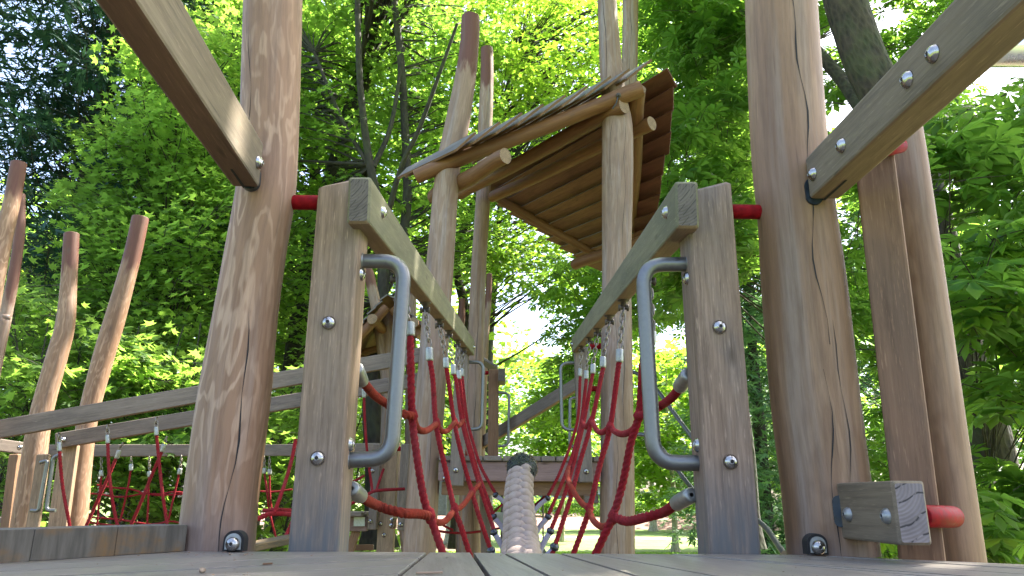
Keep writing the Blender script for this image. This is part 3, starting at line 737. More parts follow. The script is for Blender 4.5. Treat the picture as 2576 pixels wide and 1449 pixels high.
hrope(netR, [(1535, 1072, z2), (1518, 1087, z2+0.15), (1503, 1084, z3-0.2), (1487, 1061, z3), (1474, 1075, z3+0.25), (1464, 1060, z4)], 0.012)
hrope(netR, [(1704, 1264, 1.94), (1670, 1288, 2.1), (1628, 1300, z1-0.12), (1577, 1311, z1-0.04), (1541, 1298, z1)], 0.0145, M_rope, 0.062)
hrope(netR, [(1543, 1299, z1), (1534, 1318, z1+0.06), (1513, 1325, (z1+z2)/2), (1492, 1308, z2-0.06), (1482, 1278, z2)], 0.012, M_ropeo)
hrope(netR, [(1482, 1280, z2), (1464, 1266, z2+0.2), (1450, 1248, z3-0.15), (1436, 1222, z3), (1428, 1200, z3+0.2), (1430, 1175, z4)], 0.012, M_ropeo)
for nn_, pts in ((netL, ((1038, 1047, y1), (1098, 1066, y2), (1144, 1064, y3), (1082, 1298, y1), (1144, 1281, y2), (1188, 1238, y3))), (netR, ((1607, 1046, z1), (1535, 1073, z2), (1488, 1060, z3), (1543, 1299, z1), (1483, 1279, z2), (1437, 1236, z3)))):
    for px, py, Y in pts:   # the strands swell where one rope passes through the other
        mb = MB(); c = at(px, py, Y); 
        lathe(mb, [(0.0155*math.sin(a)*(1+0.12*math.sin(5*a))+1e-4, -0.024*math.cos(a)) for a in np.linspace(0, math.pi, 9)], c, (0.1, 0.1, 1), 12); mb.build('knot', M_rope, nn_)

# ---------------------------------------------------------------- thick braided walking rope
wp = [(1312, 1500, 2.9, 0.098), (1312, 1430, 3.4, 0.098), (1311, 1391, 3.8, 0.098), (1309, 1330, 4.2, 0.094), (1305, 1270, 4.6, 0.093), (1307, 1215, 5.0, 0.091), (1311, 1190, 5.2, 0.088)]
WP = [(*at(a, b, c), d) for a, b, c, d in wp]
C = cr(WP, 72); P, T, FR = frames([c[:3] for c in C])
thick = thing('braided_rope', 'very thick cream plaited rope ending in black tape at the centre of the bridge', 'rope', P[-1])
mb = MB(); sweep(mb, [tuple(p) for p in P], [c[3]*0.45 for c in C], 16)
s = 0; D = [0]
for i in range(1, len(P)): s += (P[i]-P[i-1]).length; D.append(s)
D = np.array(D)
def samp(q):
    i = min(len(P)-2, max(0, int(np.searchsorted(D, q))-1)); t = (q-D[i])/(D[i+1]-D[i]); return P[i].lerp(P[i+1], t), T[i], FR[i], C[i][3]
step = 0.135; NA = 6
for colk in range(NA):
    q = step*(0.5*(colk % 2)+0.16*(colk//2 % 2))+0.01
    while q < D[-1]-0.02:
        p, t, (x, y), rr = samp(q); a = 2*math.pi*colk/NA+R(9)
        nrm = x*math.cos(a)+y*math.sin(a); tg = -x*math.sin(a)+y*math.cos(a)
        sl_ = 0.62 if (colk//2) % 2 else -0.55
        ax = (tg*math.cos(sl_*0.9)+t*math.sin(sl_)).normalized(); ay = nrm.cross(ax)
        c0 = p+nrm*rr*0.62; la, lb, lc = rr*0.52, rr*0.42, rr*0.42
        V = []; nu, nv = 10, 7
        for u in range(1, nv):
            th = math.pi*u/nv
            for v in range(nu):
                phi = 2*math.pi*v/nu
                V.append(c0+ax*la*math.cos(th)+ (ay*lb*math.cos(phi)+nrm*lc*math.sin(phi))*math.sin(th)**0.8)
        n0 = len(V); V += [c0+ax*la, c0-ax*la]
        Fc = [(u*nu+v, (u+1)*nu+v, (u+1)*nu+(v+1) % nu, u*nu+(v+1) % nu) for u in range(nv-2) for v in range(nu)]
        Fc += [(n0, v, (v+1) % nu) for v in range(nu)]+[(n0+1, (nv-2)*nu+(v+1) % nu, (nv-2)*nu+v) for v in range(nu)]
        mb.add(V, Fc, 0, None, 0, 0, True); q += step
mb.build('plait', M_thick, thick)
pe, te = P[-1], T[-1]; mb = MB()
def tf_(r, a, s): return r*(1+0.05*math.sin(a*5+s*40)+0.04*math.sin(a*9-s*70))
sweep(mb, [tuple(pe-te*0.06), tuple(pe), tuple(pe+te*0.08), tuple(pe+te*0.13), tuple(pe+te*0.15)], [0.088, 0.092, 0.106, 0.104, 0.085], 28, rfun=tf_)
mb.build('tape_wrap', M_tape, thick)
mb = MB()
for i in range(260):
    a = rnd.uniform(0, 6.28); r_ = rnd.uniform(0.085, 0.107); x, y = FR[-1]; d = x*math.cos(a)+y*math.sin(a)
    b0 = pe+te*rnd.uniform(0.05, 0.14)+d*r_; b1 = b0+te*rnd.uniform(0.005, 0.03)+d*rnd.uniform(0, 0.02); sweep(mb, [tuple(b0), tuple(b1)], 0.0018, 4)
mb.build('frayed_end', M_fray, thick)

# ---------------------------------------------------------------- platform rails overhead of the near deck
def box_rail(name, label, cat, a, b, w_, h_, mats, bolts=(), side=1, group=None):
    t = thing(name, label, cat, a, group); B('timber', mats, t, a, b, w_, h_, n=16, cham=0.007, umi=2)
    return t
eL = at(652, 472, 1.70); oL = Vector((-0.033, 0, 0.06))   # inner bottom edge
farL = at(357, 0, 1.0); dirL = (Vector((eL.x-0.055*1.7, 0, eL.z))-eL); dirL = Vector((farL.x-eL.x, farL.y-eL.y, 0)).normalized()
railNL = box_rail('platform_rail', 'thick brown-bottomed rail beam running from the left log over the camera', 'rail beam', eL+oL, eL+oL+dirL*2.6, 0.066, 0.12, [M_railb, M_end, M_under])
bolt(railNL, at(650, 409, 1.665)+Vector((0.0, 0, 0)), (1, 0, 0), 0.016)
mb = MB(); pslot = at(600, 450, 1.6); c = eL+Vector((-0.036, 0, -0.0012)); mb.add([c+dirL*0.0+Vector((-0.004, 0, 0)), c+Vector((0.004, 0, 0)), c+dirL*0.11+Vector((0.003, 0, 0)), c+dirL*0.11+Vector((-0.003, 0, 0))], [(0, 1, 2, 3)]); mb.build('slot', M_dark, railNL)
eR = at(2035, 502, 1.70); dirR = Vector((at(2490, 0, 1.0).x-eR.x, at(2490, 0, 1.0).y-eR.y, 0)).normalized(); oR = Vector((0.037, 0, 0.055))
railNR = box_rail('platform_rail', 'thick rail beam with four round bolts running from the right log over the camera', 'rail beam', eR+oR, eR+oR+dirR*2.6, 0.074, 0.11, [M_railb, M_end, M_underp])
def onbeam(e, d, px, py, off):
    best = None
    for k in range(0, 400):
        p = e+d*(k*0.004)+off; v = p-CAM; x = 1288+F*v.dot(rt)/v.dot(fwd)
        if best is None or abs(x-px) < best[0]: best = (abs(x-px), p)
    return best[1]
for px, py in ((2046, 438), (2119, 363), (2285, 160), (2349, 86)):
    p = onbeam(eR, dirR, px, py, Vector((0, 0, 0.05))); bolt(railNR, p+Vector((-0.001, 0, 0)), (-1, -0.0, 0), 0.0165)
mb = MB(); c = eR+Vector((0.037, 0, -0.0012)); mb.add([c+Vector((-0.004, 0, 0)), c+Vector((0.004, 0, 0)), c+dirR*0.12+Vector((0.003, 0, 0)), c+dirR*0.12+Vector((-0.003, 0, 0))], [(0, 1, 2, 3)]); mb.build('slot', M_dark, railNR)
def washer(parent, c, n_, r_, h_, stretch=1.5):
    mb = MB(); x, y, t = frame(Vector(n_), Vector((0, 0, 1)))
    ps = []
    for k in range(24):
        a = 2*math.pi*k/24; ps.append((math.cos(a)*r_, math.sin(a)*r_+(r_*(stretch-1) if math.sin(a) > 0 else -r_*(stretch-1))))
    V = [c+x*u+y*v for u, v in ps]+[c+x*u+y*v+t*h_ for u, v in ps]
    mb.add(V, [tuple(range(24))[::-1], tuple(range(24, 48))]+[(k, (k+1) % 24, (k+1) % 24+24, k+24) for k in range(24)]); return mb.build('cup_washer', M_blue, parent)
washer(logL, at(634, 452, 1.715), (0.1, -1, 0), 0.022, 0.02, 1.5)
washer(logR, at(2042, 488, 1.715), (-0.1, -1, 0), 0.021, 0.02, 1.7)

# ---------------------------------------------------------------- right side posts
bp = at(2347, 1414, 1.70); bt = Vector((bp.x+0.02, bp.y+0.0, at(2230, 410, 1.6).z+0.05))
t = thing('square_post', 'dark brown square post standing under the bolted beam at the right', 'post', bp)
ang = R(-28); hint = Vector((math.sin(ang), -math.cos(ang), 0))
pc = at(2313, 1408, 1.72); pt_ = at(2200, 400, 1.72); mb = MB(); beam(mb, Vector((pc.x, pc.y, DZ-0.3)), Vector((pt_.x, pc.y, pt_.z)), 0.09, 0.105, hint, 0.007, n=14); mb.build('timber', [M_brown, M_end], t)
logR2 = logobj('log_post', 'smooth slim log at the far right behind the brown square post', [(2418, 1425, 134, 1.82), (2372, 1100, 128, 1.82), (2322, 724, 120, 1.82), (2278, 400, 112, 1.82), (2262, 300, 108, 1.82), (2254, 262, 106, 1.82)], [M_logr, M_logend], bumpy=0.012, seed=21)
blk = at(2107, 1217, 1.715)
stubA = at(2248, 1286, 1.47)
t = thing('block_beam', 'short square block beam with cracked pale end grain at the foot of the right log', 'block', stubA)
e0 = at(2242, 1209, 1.47); e1 = at(2107, 1217, 1.70); dirS = Vector((e1.x-e0.x, e1.y-e0.y, 0)).normalized(); cen = e0+Vector((0.032, 0, -0.059))
B('timber', [M_railb, M_end2], t, cen, cen+dirS*0.26, 0.064, 0.118, cham=0.005, n=4)
for px, py, Y in ((2136, 1300, 1.66), (2231, 1301, 1.50)):
    p = onbeam(e0, dirS, px, py, Vector((0, 0, -0.066))); bolt(t, p+Vector((-0.001, 0, 0)), (-1, -0.05, 0), 0.0145, mat=M_galv)
washer(logR, at(2112, 1286, 1.71), (-0.35, -1, 0), 0.014, 0.012, 2.4)
redtube('red tube stub between the pale block and the far right log', at(2315, 1299, 1.56), at(2399, 1300, 1.66), 0.0225)
redtube('red tube end showing behind the bolted beam at the upper right', at(2200, 382, 1.62), at(2268, 366, 1.66), 0.018)
mb = MB(); sweep(mb, [tuple(at(2352, 126, 1.20)), tuple(at(3300, 126, 1.20))], 0.032, 20); o = mb.build('steel_bar', simple('silver_steel', (0.62, 0.63, 0.64), 0.28, 0.95, 50, 0.06)); tag(o, 'shiny horizontal steel bar at the top right corner', 'bar')

# ================================================================== FAR TOWER
def proj(p):
    v = Vector(p)-CAM; d = v.dot(fwd); return (1288+F*v.dot(rt)/d, 724.5-F*v.dot(up)/d)
logA = logobj('log_post', 'tall leaning log with dark red top piercing the left of the shingled roof', [(1054, 1389, 84, 5.85), (1068, 1180, 80, 5.85), (1085, 958, 74, 5.85), (1105, 700, 69, 5.85), (1124, 450, 62, 5.85), (1143, 350, 63, 5.85), (1170, 200, 54, 5.85), (1181, 110, 49, 5.85), (1184, 45, 47, 5.85)],
    [M_logf, M_logend], crack=[(R(-88), 0.0, 0.30, 0.006), (R(-70), 0.3, 0.5, 0.003)], topstain=0.75, bumpy=0.03, seed=31, zbot=0.0)
logB = logobj('log_post', 'tall pale cracked log passing the right end of the shingled roof', [(1553, 1395, 90, 5.78), (1553, 1086, 84, 5.78), (1551, 800, 76, 5.78), (1551, 650, 73, 5.78), (1553, 350, 79, 5.78), (1547, 260, 66, 5.78), (1538, 180, 58, 5.78), (1527, 0, 49, 5.78), (1522, -150, 47, 5.78)],
    [M_logf, M_logend], crack=[(R(-100), 0.05, 0.5, 0.005), (R(-72), 0.3, 0.75, 0.004), (R(-88), 0.0, 0.22, 0.005), (R(-120), 0.6, 1.0, 0.004)], bumpy=0.03, seed=35, zbot=0.0)
logC = logobj('log_post', 'slimmer log with dark red top just right of the leaning log', [(1184, 1391, 50, 7.7), (1190, 1100, 44, 7.7), (1196, 905, 40, 7.7), (1203, 700, 38, 7.7), (1216, 475, 36, 7.7), (1220, 325, 36, 7.7), (1225, 200, 34, 7.7), (1225, 124, 32, 7.7)],
    [M_logf, M_logend], crack=[(R(-80), 0.1, 0.7, 0.005)], topstain=0.7, bumpy=0.03, seed=37, zbot=0.0)
logD = logobj('log_post', 'second pale log rising above the roof beside the cracked one', [(1535, 1395, 50, 7.5), (1540, 1000, 48, 7.5), (1552, 650, 46, 7.5), (1570, 350, 43, 7.5), (1583, 175, 41, 7.5), (1586, 0, 40, 7.5), (1589, -150, 38, 7.5)],
    [M_logf, M_logend], crack=[(R(-95), 0.3, 1.0, 0.005)], bumpy=0.03, seed=39, zbot=0.0)

def log2(parent, name, a, b, ra, rb=None, mats=None, seg=20, seed=0, cut=None):
    a = Vector(a); b = Vector(b); rb = rb or ra; rr_ = random.Random(seed); n = 14; mb = MB()
    ph = [rr_.uniform(0, 6) for _ in range(4)]; x, y, t = frame(b-a)
    P = [a.lerp(b, i/n)+x*0.012*math.sin(i*0.5+ph[0])*(0 < i < n) for i in range(n+1)]; rad = [ra+(rb-ra)*i/n for i in range(n+1)]
    def rf(r, an, s): return r*(1+0.03*math.sin(2*an+ph[1]+s*2)+0.025*math.sin(3*an+ph[2]-s*4)+0.015*math.sin(7*s+ph[3]))
    sweep(mb, [tuple(p) for p in P], rad, seg, 0, True, True, rf, capmi=1)
    return mb.build(name, mats or [M_rafter, M_logend], parent)

za = at(1570, 265, 5.6).z; zb = za-0.60
roof = thing('shelter_roof', 'steep gabled shingle roof with brown board underside and log rafters on the far tower', 'roof', (0.3, 6.5, za))
pa0, pa1 = at(1570, 265, 5.6), at_z(1158, 488, za)
pc0, pc1 = at_z(1640, 310, za-0.02), at_z(1238, 496, za-0.02)
pb0, pb1 = at_z(1272, 392, zb), at_z(1092, 496, zb)
pe1 = at_z(1447, 665, zb-0.02); pe0 = pe1+(pb0-pb1)*1.25
rdir = (pa1-pa0).normalized()
log2(roof, 'purlin', pa0, pa1, 0.068, 0.064, seed=1); log2(roof, 'purlin', pc0, pc1, 0.062, 0.06, seed=2)
log2(roof, 'purlin', pb0, pb1, 0.066, 0.07, seed=3); log2(roof, 'purlin', pe0, pe1, 0.062, 0.066, seed=4)
ra0, ra1 = at_z(1046, 445, zb+0.03), at_z(1612, 224, za+0.15)
log2(roof, 'rafter', ra0, ra1, 0.062, 0.07, seed=5)
rb0, rb1 = at_z(1243, 494, za+0.11), at_z(1502, 642, zb+0.09)
log2(roof, 'rafter', rb0, rb1, 0.05, 0.055, seed=6)
rc0, rc1 = at_z(1604, 225, za+0.15), at_z(1586, 640, zb+0.05)
log2(roof, 'rafter', rc0, rc1, 0.068, 0.045, seed=7)
for (px, py, Y) in ((1556, 240, 5.52), (1128, 410, 5.75)):
    p = at(px, py, Y); bolt(roof, p, (p-CAM)*-1, 0.022, mat=M_rust)
    mb = MB(); sweep(mb, [tuple(p), tuple(p+Vector((-0.02, 0.01, -0.07))), tuple(p+Vector((-0.05, 0.03, -0.11)))], 0.006, 8); mb.build('cable_tie', M_ball, roof)
# slope boards: between a near and a far edge, each lapping the next
N1 = at_z(1650, 172, za+0.34); E1 = at_z(1150, 380, zb+0.13); F1 = N1+rdir*2.3; E1f = at_z(999, 452, zb+0.13)
def polyl(P, t):
    D = [0]
    for i in range(1, len(P)): D.append(D[-1]+(P[i]-P[i-1]).length)
    q = t*D[-1]
    for i in range(1, len(P)):
        if q <= D[i]+1e-9: return P[i-1].lerp(P[i], (q-D[i-1])/(D[i]-D[i-1]))
    return P[-1]
def slope(parent, near, far, n, mats, name, tilt=0.028, th=0.018, lap=0.16, over=0.0, rev=False, jit=0.02, smi=1):
    c0 = polyl(near, 0.0); c1 = polyl(near, 1.0); nrm = (c1-c0).cross(polyl(far, 0.5)-c0).normalized()
    if nrm.z < 0: nrm = -nrm
    mb = MB(); rr_ = random.Random(5)
    for i in range(n):
        t0 = max(0, (i-lap)/n) if not rev else i/n; t1 = (i+1)/n if not rev else min(1.0, (i+1+lap)/n)
        A, Bq = polyl(near, t0), polyl(near, t1); Cq, D_ = polyl(far, t1), polyl(far, t0)
        lo, hi = (tilt, 0.0) if not rev else (0.0, tilt)
        j = [rr_.uniform(-jit, jit), 0 if name == 'overhang_boards' else rr_.uniform(-0.02, 0.02)]; ld = (D_-A).normalized()
        A = A+ld*j[0]; Bq = Bq+ld*j[0]; Cq = Cq+ld*j[1]; D_ = D_+ld*j[1]
        oA = nrm*hi; oB = nrm*lo
        V = [A+oA, Bq+oB, Cq+oB, D_+oA]; V += [v+nrm*th for v in V]
        wd = (Bq-A).length; ln = (D_-A).length; ox = rr_.uniform(0, 9)
        W = [(ox, 0, 0), (ox+wd, 0, 0), (ox+wd, 0, ln), (ox, 0, ln)]; W += [(a+0.3, b, c) for a, b, c in W]
        mb.add(V, [(3, 2, 1, 0), (4, 5, 6, 7), (0, 1, 5, 4), (1, 2, 6, 5), (2, 3, 7, 6), (3, 0, 4, 7)], [0, 1, smi, smi, smi, smi], W)
    return mb.build(name, mats, parent)
M_shin = wood('weathered_shingle', (0.12, 0.10, 0.095), (0.17, 0.15, 0.14), (0.09, 0.08, 0.08), fibre=0.4)
slope(roof, [N1, E1], [F1, E1f], 9, [M_board, M_shin], 'shingle_boards', rev=True, tilt=0.07, th=0.020, lap=0.3, smi=0)
N2 = at_z(1679, 172, za+0.31); N2b = at_z(1700, 230, za+0.22); N2c = at_z(1655, 520, zb+0.22); N2d = at_z(1610, 650, zb-0.06)
F2a = N2+rdir*2.1; F2b = at_z(1243, 512, za+0.09); F2c = at_z(1505, 690, zb-0.05)
nr = [polyl([N2, N2b, N2c, N2d], k/10) for k in range(11)]; fr = [polyl([F2b+(F2b-F2c).normalized()*0.30, F2b, F2c], k/10) for k in range(11)]
md = [a.lerp(b, 0.20) for a, b in zip(nr, fr)]
slope(roof, md, fr, 10, [M_board, M_shin], 'shingle_boards', tilt=0.05, jit=0.0)
slope(roof, nr, [m_+(f_-m_)*0.001 for m_, f_ in zip(md, fr)], 10, [M_boardr, M_boardr], 'overhang_boards', tilt=0.05, jit=0.02)

# ---------------------------------------------------------------- far platform
def z_of(px, py, Y): return at(px, py, Y).z
FZ = z_of(1305, 1147.5, YF)
xl, xr = at(1103, 1160, YF).x, at(1512, 1160, YF).x
farp = thing('play_platform', 'raised far timber platform with purplish fascia beam beyond the rope bridge', 'platform', (0, YF, FZ))
mb = MB(); x = xl; wds = [0.115, 0.07, 0.15, 0.145, 0.145, 0.145, 0.11, 0.15, 0.13, 0.1, 0.12]
i = 0
while x < xr and i < len(wds):
    w_ = min(wds[i], xr-x+0.001)
    if w_ > 0.03: beam(mb, (x+w_/2, YF-0.012+rnd.uniform(-0.004, 0.004), FZ-0.018), (x+w_/2, YF+1.75, FZ-0.018), w_-0.006, 0.038, cham=0.005, n=6, emi=0)
    x += w_; i += 1
mb.build('deck_boards', [M_railg], farp)
B('edge_beam', [M_fascia, M_end], farp, (xl, YF+0.05, FZ-0.04-0.072), (xr, YF+0.05, FZ-0.04-0.072), 0.07, 0.142)
B('joist', [M_brown, M_end], farp, (xl+0.02, YF+0.14, FZ-0.235), (xr-0.02, YF+0.14, FZ-0.235), 0.09, 0.10)
B('joist', [M_brown, M_end], farp, (xl+0.02, YF+1.5, FZ-0.12), (xr-0.02, YF+1.5, FZ-0.12), 0.07, 0.14)
B('block', [M_brown, M_end], farp, (at(1482, 1240, YF+0.2).x, YF+0.06, FZ-0.31), (at(1482, 1240, YF+0.2).x, YF+0.5, FZ-0.31), 0.11, 0.06)
for px, py in ((1151, 1200), (1482, 1177), (1483, 1193), (1120, 1203)): bolt(farp, at(px, py, YF+0.013), (0, -1, 0), 0.02)

def sq2(label, x0, x1, ybot, xt0, xt1, ytop, Y, mats, group=None, bolts=(), dep=0.10, rot=0.0, name='square_post', cat='post', ground=False):
    a0, a1, b0, b1 = at(x0, ybot, Y), at(x1, ybot, Y), at(xt0, ytop, Y), at(xt1, ytop, Y)
    w_ = (a1.x-a0.x); a = (a0+a1)/2+Vector((0, dep/2, 0)); b = (b0+b1)/2+Vector((0, dep/2, 0)); wt = b1.x-b0.x
    if ground: a = a+(a-b)*(a.z/(b.z-a.z))
    t = thing(name, label, cat, a, group)
    hint = Vector((math.sin(R(rot)), -math.cos(R(rot)), 0))
    B('timber', mats, t, a, b, max(w_*0.5+wt*0.5, 0.02), dep, hint, 0.007, n=8)
    for px, py in bolts: bolt(t, at(px, py, Y-0.001), (0, -1, 0), 0.02)
    return t
sq2('slim grey square post with one bolt at the left end of the far platform', 1130, 1166, 1223, 1146, 1179, 872, YF-0.07, [M_railg, M_end], bolts=((1147, 1183),), dep=0.08)
sq2('slim grey square post with one bolt at the right end of the far platform', 1456, 1494, 1214, 1446, 1476, 872, YF-0.07, [M_railg, M_end], bolts=((1475, 1186),), dep=0.08)
FH = 'slim grab handles on the far platform'
handle('slim steel grab handle at the left opening of the far platform', [(1176, 911), (1216, 911), (1212, 1079), (1176, 1080)], YF, 0.0135, 0.075, group=FH, flange=False)
handle('slim steel grab handle at the right opening of the far platform', [(1453, 913), (1410, 913), (1414, 1080), (1453, 1082)], YF, 0.0135, 0.075, group=FH, flange=False)
handle('distant grab handle on the tan post behind the far platform', [(1253, 987), (1281, 989), (1279, 1121), (1251, 1123)], 8.1, 0.0155, 0.07, group=FH, flange=False)
handle('distant grab handle half hidden by the right end of the far platform', [(1452, 1000), (1434, 1002), (1433, 1120), (1450, 1128)], 7.2, 0.0145, 0.07, group=FH, flange=False)
sq2('tan square post with a block on top behind the far platform', 1226, 1254, 1150, 1230, 1254, 929, 8.1, [M_brown, M_end], bolts=())
bq = thing('block_beam', 'small dark timber block on top of the tan post behind the far platform', 'block', at(1262, 942, 8.0))
B('timber', [M_railg, M_end], bq, at(1262, 943, 7.95), at(1262, 943, 7.95)+Vector((0, 0.3, 0)), 0.075, 0.14)
redtube('small red tube left of the block-topped tan post', at(1205, 938, 8.15), at(1233, 938, 8.15), 0.022)
redtube('small red tube between the cracked log and the right platform post, upper', at(1484, 871, 5.85), at(1516, 871, 5.85), 0.026)
redtube('small red tube between the cracked log and the right platform post, lower', at(1484, 978, 5.85), at(1516, 978, 5.85), 0.022)
t = thing('hand_rail', 'grey brown handrail climbing to the right behind the far platform', 'handrail', at(1350, 1020, 8))
B('timber', [M_railg, M_end, M_underp], t, at(1190, 1128, 8.6), at(1470, 955, 7.5), 0.06, 0.125, umi=2)
sq2('brown square post between the slim log and the tan post', 1196, 1214, 1148, 1200, 1216, 870, 8.4, [M_brown, M_end])
sq2('brown square upright standing under the left of the far platform', 1209, 1236, 1391, 1206, 1230, 1212, 6.6, [M_railg, M_end], ground=True)
# steel box / slide side under the platform
t = thing('slide_chute', 'polished steel slide side glimpsed under the far platform', 'slide', at(1120, 1250, 7.0))
mb = MB(); a = at(1092, 1208, 7.0); b = at(1150, 1296, 7.0)
beam(mb, Vector((a.x, 7.0, (a.z+b.z)/2)), Vector((b.x, 7.0, (a.z+b.z)/2)), 0.5, a.z-b.z, cham=0.01); mb.build('side_panel', M_galv, t)
mb = MB(); sweep(mb, [tuple(at(1126, 1206, 6.7)), tuple(at(1124, 1298, 6.7))], 0.012, 8); mb.build('frame_tube', M_galv, t)
t2 = at(1200, 1270, 6.2)
mb = MB(); beam(mb, at(1275, 1292, 7.4), at(1338, 1400, 6.4), 0.28, 0.03, cham=0.004); mb.build('chute_floor', M_galv, t)
# curving steel guard tubes of the slide on the right
ST = 'curved steel slide tubes right of the far platform'
def stube(label, pix, r, group=ST):
    mb = MB(); sweep(mb, cr([tuple(at(*q)) for q in pix], 40), r, 12); o = mb.build('slide_tube', M_steel); tag(o, label, 'tube', group)
stube('upper curved steel tube running down to the right behind the right bridge post', [(1580, 934, 7.2), (1612, 944, 7.0), (1650, 978, 6.8), (1700, 1045, 6.5), (1755, 1120, 6.2), (1820, 1215, 5.9)], 0.019)
stube('lower curved steel tube running down to the right behind the right bridge post', [(1585, 1092, 7.0), (1630, 1097, 6.9), (1670, 1135, 6.6), (1730, 1216, 6.2), (1800, 1290, 5.6), (1905, 1310, 5.2), (1972, 1392, 4.8)], 0.019)
for px, Y, lb in ((1402, 9.0, 'thin dark steel upright left of centre under the far platform'), ):
    mb = MB(); p = at(1263+0, 1290, Y); sweep(mb, [(p.x-0.0, Y, 0.0), (p.x, Y, at(1263, 1205, Y).z)], 0.018, 8); o = mb.build('steel_upright', M_rust); tag(o, 'thin dark steel upright just left of the braided rope', 'pole')
mb = MB(); p = at(1366, 1300, 11); sweep(mb, [(p.x, 11, 0.0), (p.x, 11, at(1366, 1240, 11).z)], 0.012, 8); o = mb.build('steel_upright', M_rust); tag(o, 'thin dark steel upright just right of the braided rope', 'pole')
# cross ropes of the next net, seen under the platform
n3 = thing('rope_net', 'small red rope net hanging under and beyond the far platform', 'rope net', at(1200, 1330, 6.6))
rope(n3, [at(1085, 1325, 6.2), at(1105, 1336, 6.3), at(1157, 1341, 6.4), at(1207, 1337, 6.6), at(1262, 1328, 7.0)], 0.011)
rope(n3, [at(1100, 1310, 6.2), at(1116, 1322, 6.3), at(1140, 1334, 6.3)], 0.011)
rope(n3, [at(1208, 1312, 7.0), at(1242, 1288, 7.2), at(1280, 1252, 7.5)], 0.012)
rope(n3, [at(1344, 1272, 7.2), at(1380, 1240, 7.0), at(1392, 1228, 6.9)], 0.013)
rope(n3, [at(1255, 1325, 7.4), at(1290, 1306, 7.4)], 0.011)
# second net whose strands show just behind each bridge net
for lab, pts in (('short rope end with clamp hanging behind the left end of the far platform', [(1160, 1075), (1160, 1112), (1180, 1160), (1200, 1215), (1222, 1262)]), ('short rope end with clamp hanging behind the right end of the far platform', [(1475, 1068), (1466, 1118), (1440, 1165), (1425, 1200), (1410, 1230)])):
    t = thing('hanging_rope', lab, 'rope', at(*pts[0], 6.3))
    chain(t, at(pts[0][0], pts[0][1]-30, 6.3), at(*pts[0], 6.3)); ferrule(t, at(pts[0][0], pts[0][1]+8, 6.3), at(pts[1][0], pts[1][1]-6, 6.3), 0.016)
    rope(t, [at(x_, y_, 6.3) for x_, y_ in pts[1:]], 0.012, mat=M_ropeo)

# ================================================================== SMALL REAR TOWER (left of the near handle)
lE = logobj('log_post', 'pale log post holding up the small rear gabled roof', [(968, 1395, 36, 9.9), (973, 1100, 33, 9.9), (978, 890, 28, 9.9), (978, 830, 30, 9.9), (977, 800, 38, 9.9), (976, 780, 44, 9.9)], [M_logf, M_logend], bumpy=0.03, seed=51, zbot=0.0)
r2 = thing('shelter_roof', 'small distant gabled shingle roof behind the left grab handle', 'roof', at(975, 760, 9.4))
ap = at(975, 742, 9.3); lw = at(868, 868, 9.3); rw = at(1085, 845, 9.3); dd = Vector((0.08, 2.2, 0))
slope(r2, [ap, lw], [ap+dd, lw+dd], 7, [M_board, M_shin], 'shingle_boards', tilt=0.03, th=0.02)
slope(r2, [ap, rw], [ap+dd, rw+dd], 7, [M_board, M_shin], 'shingle_boards', tilt=0.03, th=0.02)
pp = at(936, 802, 9.25); log2(r2, 'purlin', pp, pp+dd*1.0, 0.066, seed=11)
log2(r2, 'purlin', at(1040, 812, 9.25), at(1040, 812, 9.25)+dd, 0.066, seed=12)
log2(r2, 'rafter', at(972, 775, 9.36), at(905, 845, 9.36), 0.06, seed=13); log2(r2, 'rafter', at(985, 775, 9.36), at(1058, 845, 9.36), 0.06, seed=14)
log2(r2, 'tie_log', at(880, 893, 10.2), at(980, 872, 9.9), 0.05, seed=15)
RP = 'thin dark red poles standing behind the far tower'
logobj('log_pole', 'thin purplish pole leaning left above the small rear roof', [(965, 900, 28, 9.9), (935, 720, 27, 9.9), (922, 672, 26, 9.9)], [M_logf, M_logend], 'pole', RP, 20, seed=61, topstain=0.4, zbot=0.0)
logobj('log_pole', 'thin purplish pole right behind the near handle, above the small rear roof', [(1030, 1392, 30, 10.5), (1033, 900, 26, 10.5), (1036, 730, 24, 10.5), (1037, 690, 23, 10.5)], [M_logf, M_logend], 'pole', RP, 20, seed=63, topstain=0.4, zbot=0.0)
logobj('log_pole', 'thin dark red pole top standing tight against the left of the slim log', [(1158, 1392, 24, 11), (1160, 850, 20, 11), (1162, 753, 17, 11)], [M_logf, M_logend], 'pole', RP, 20, seed=65, topstain=1.2, zbot=0.0)
logobj('log_pole', 'thin grey red pole top standing right of the slim log below the roof', [(1200, 1392, 26, 10.5), (1218, 900, 20, 10.5), (1228, 760, 17, 10.5), (1231, 690, 15, 10.5)], [M_logf, M_logend], 'pole', RP, 20, seed=67, topstain=0.6, zbot=0.0)
t = thing('eave_board', 'sliver of a third shingled roof edge behind the right of the slim log', 'roof', at(1225, 920, 9))
B('board', [M_shin], t, at(1195, 898, 9.0), at(1252, 931, 9.0), 0.5, 0.03, emi=0)

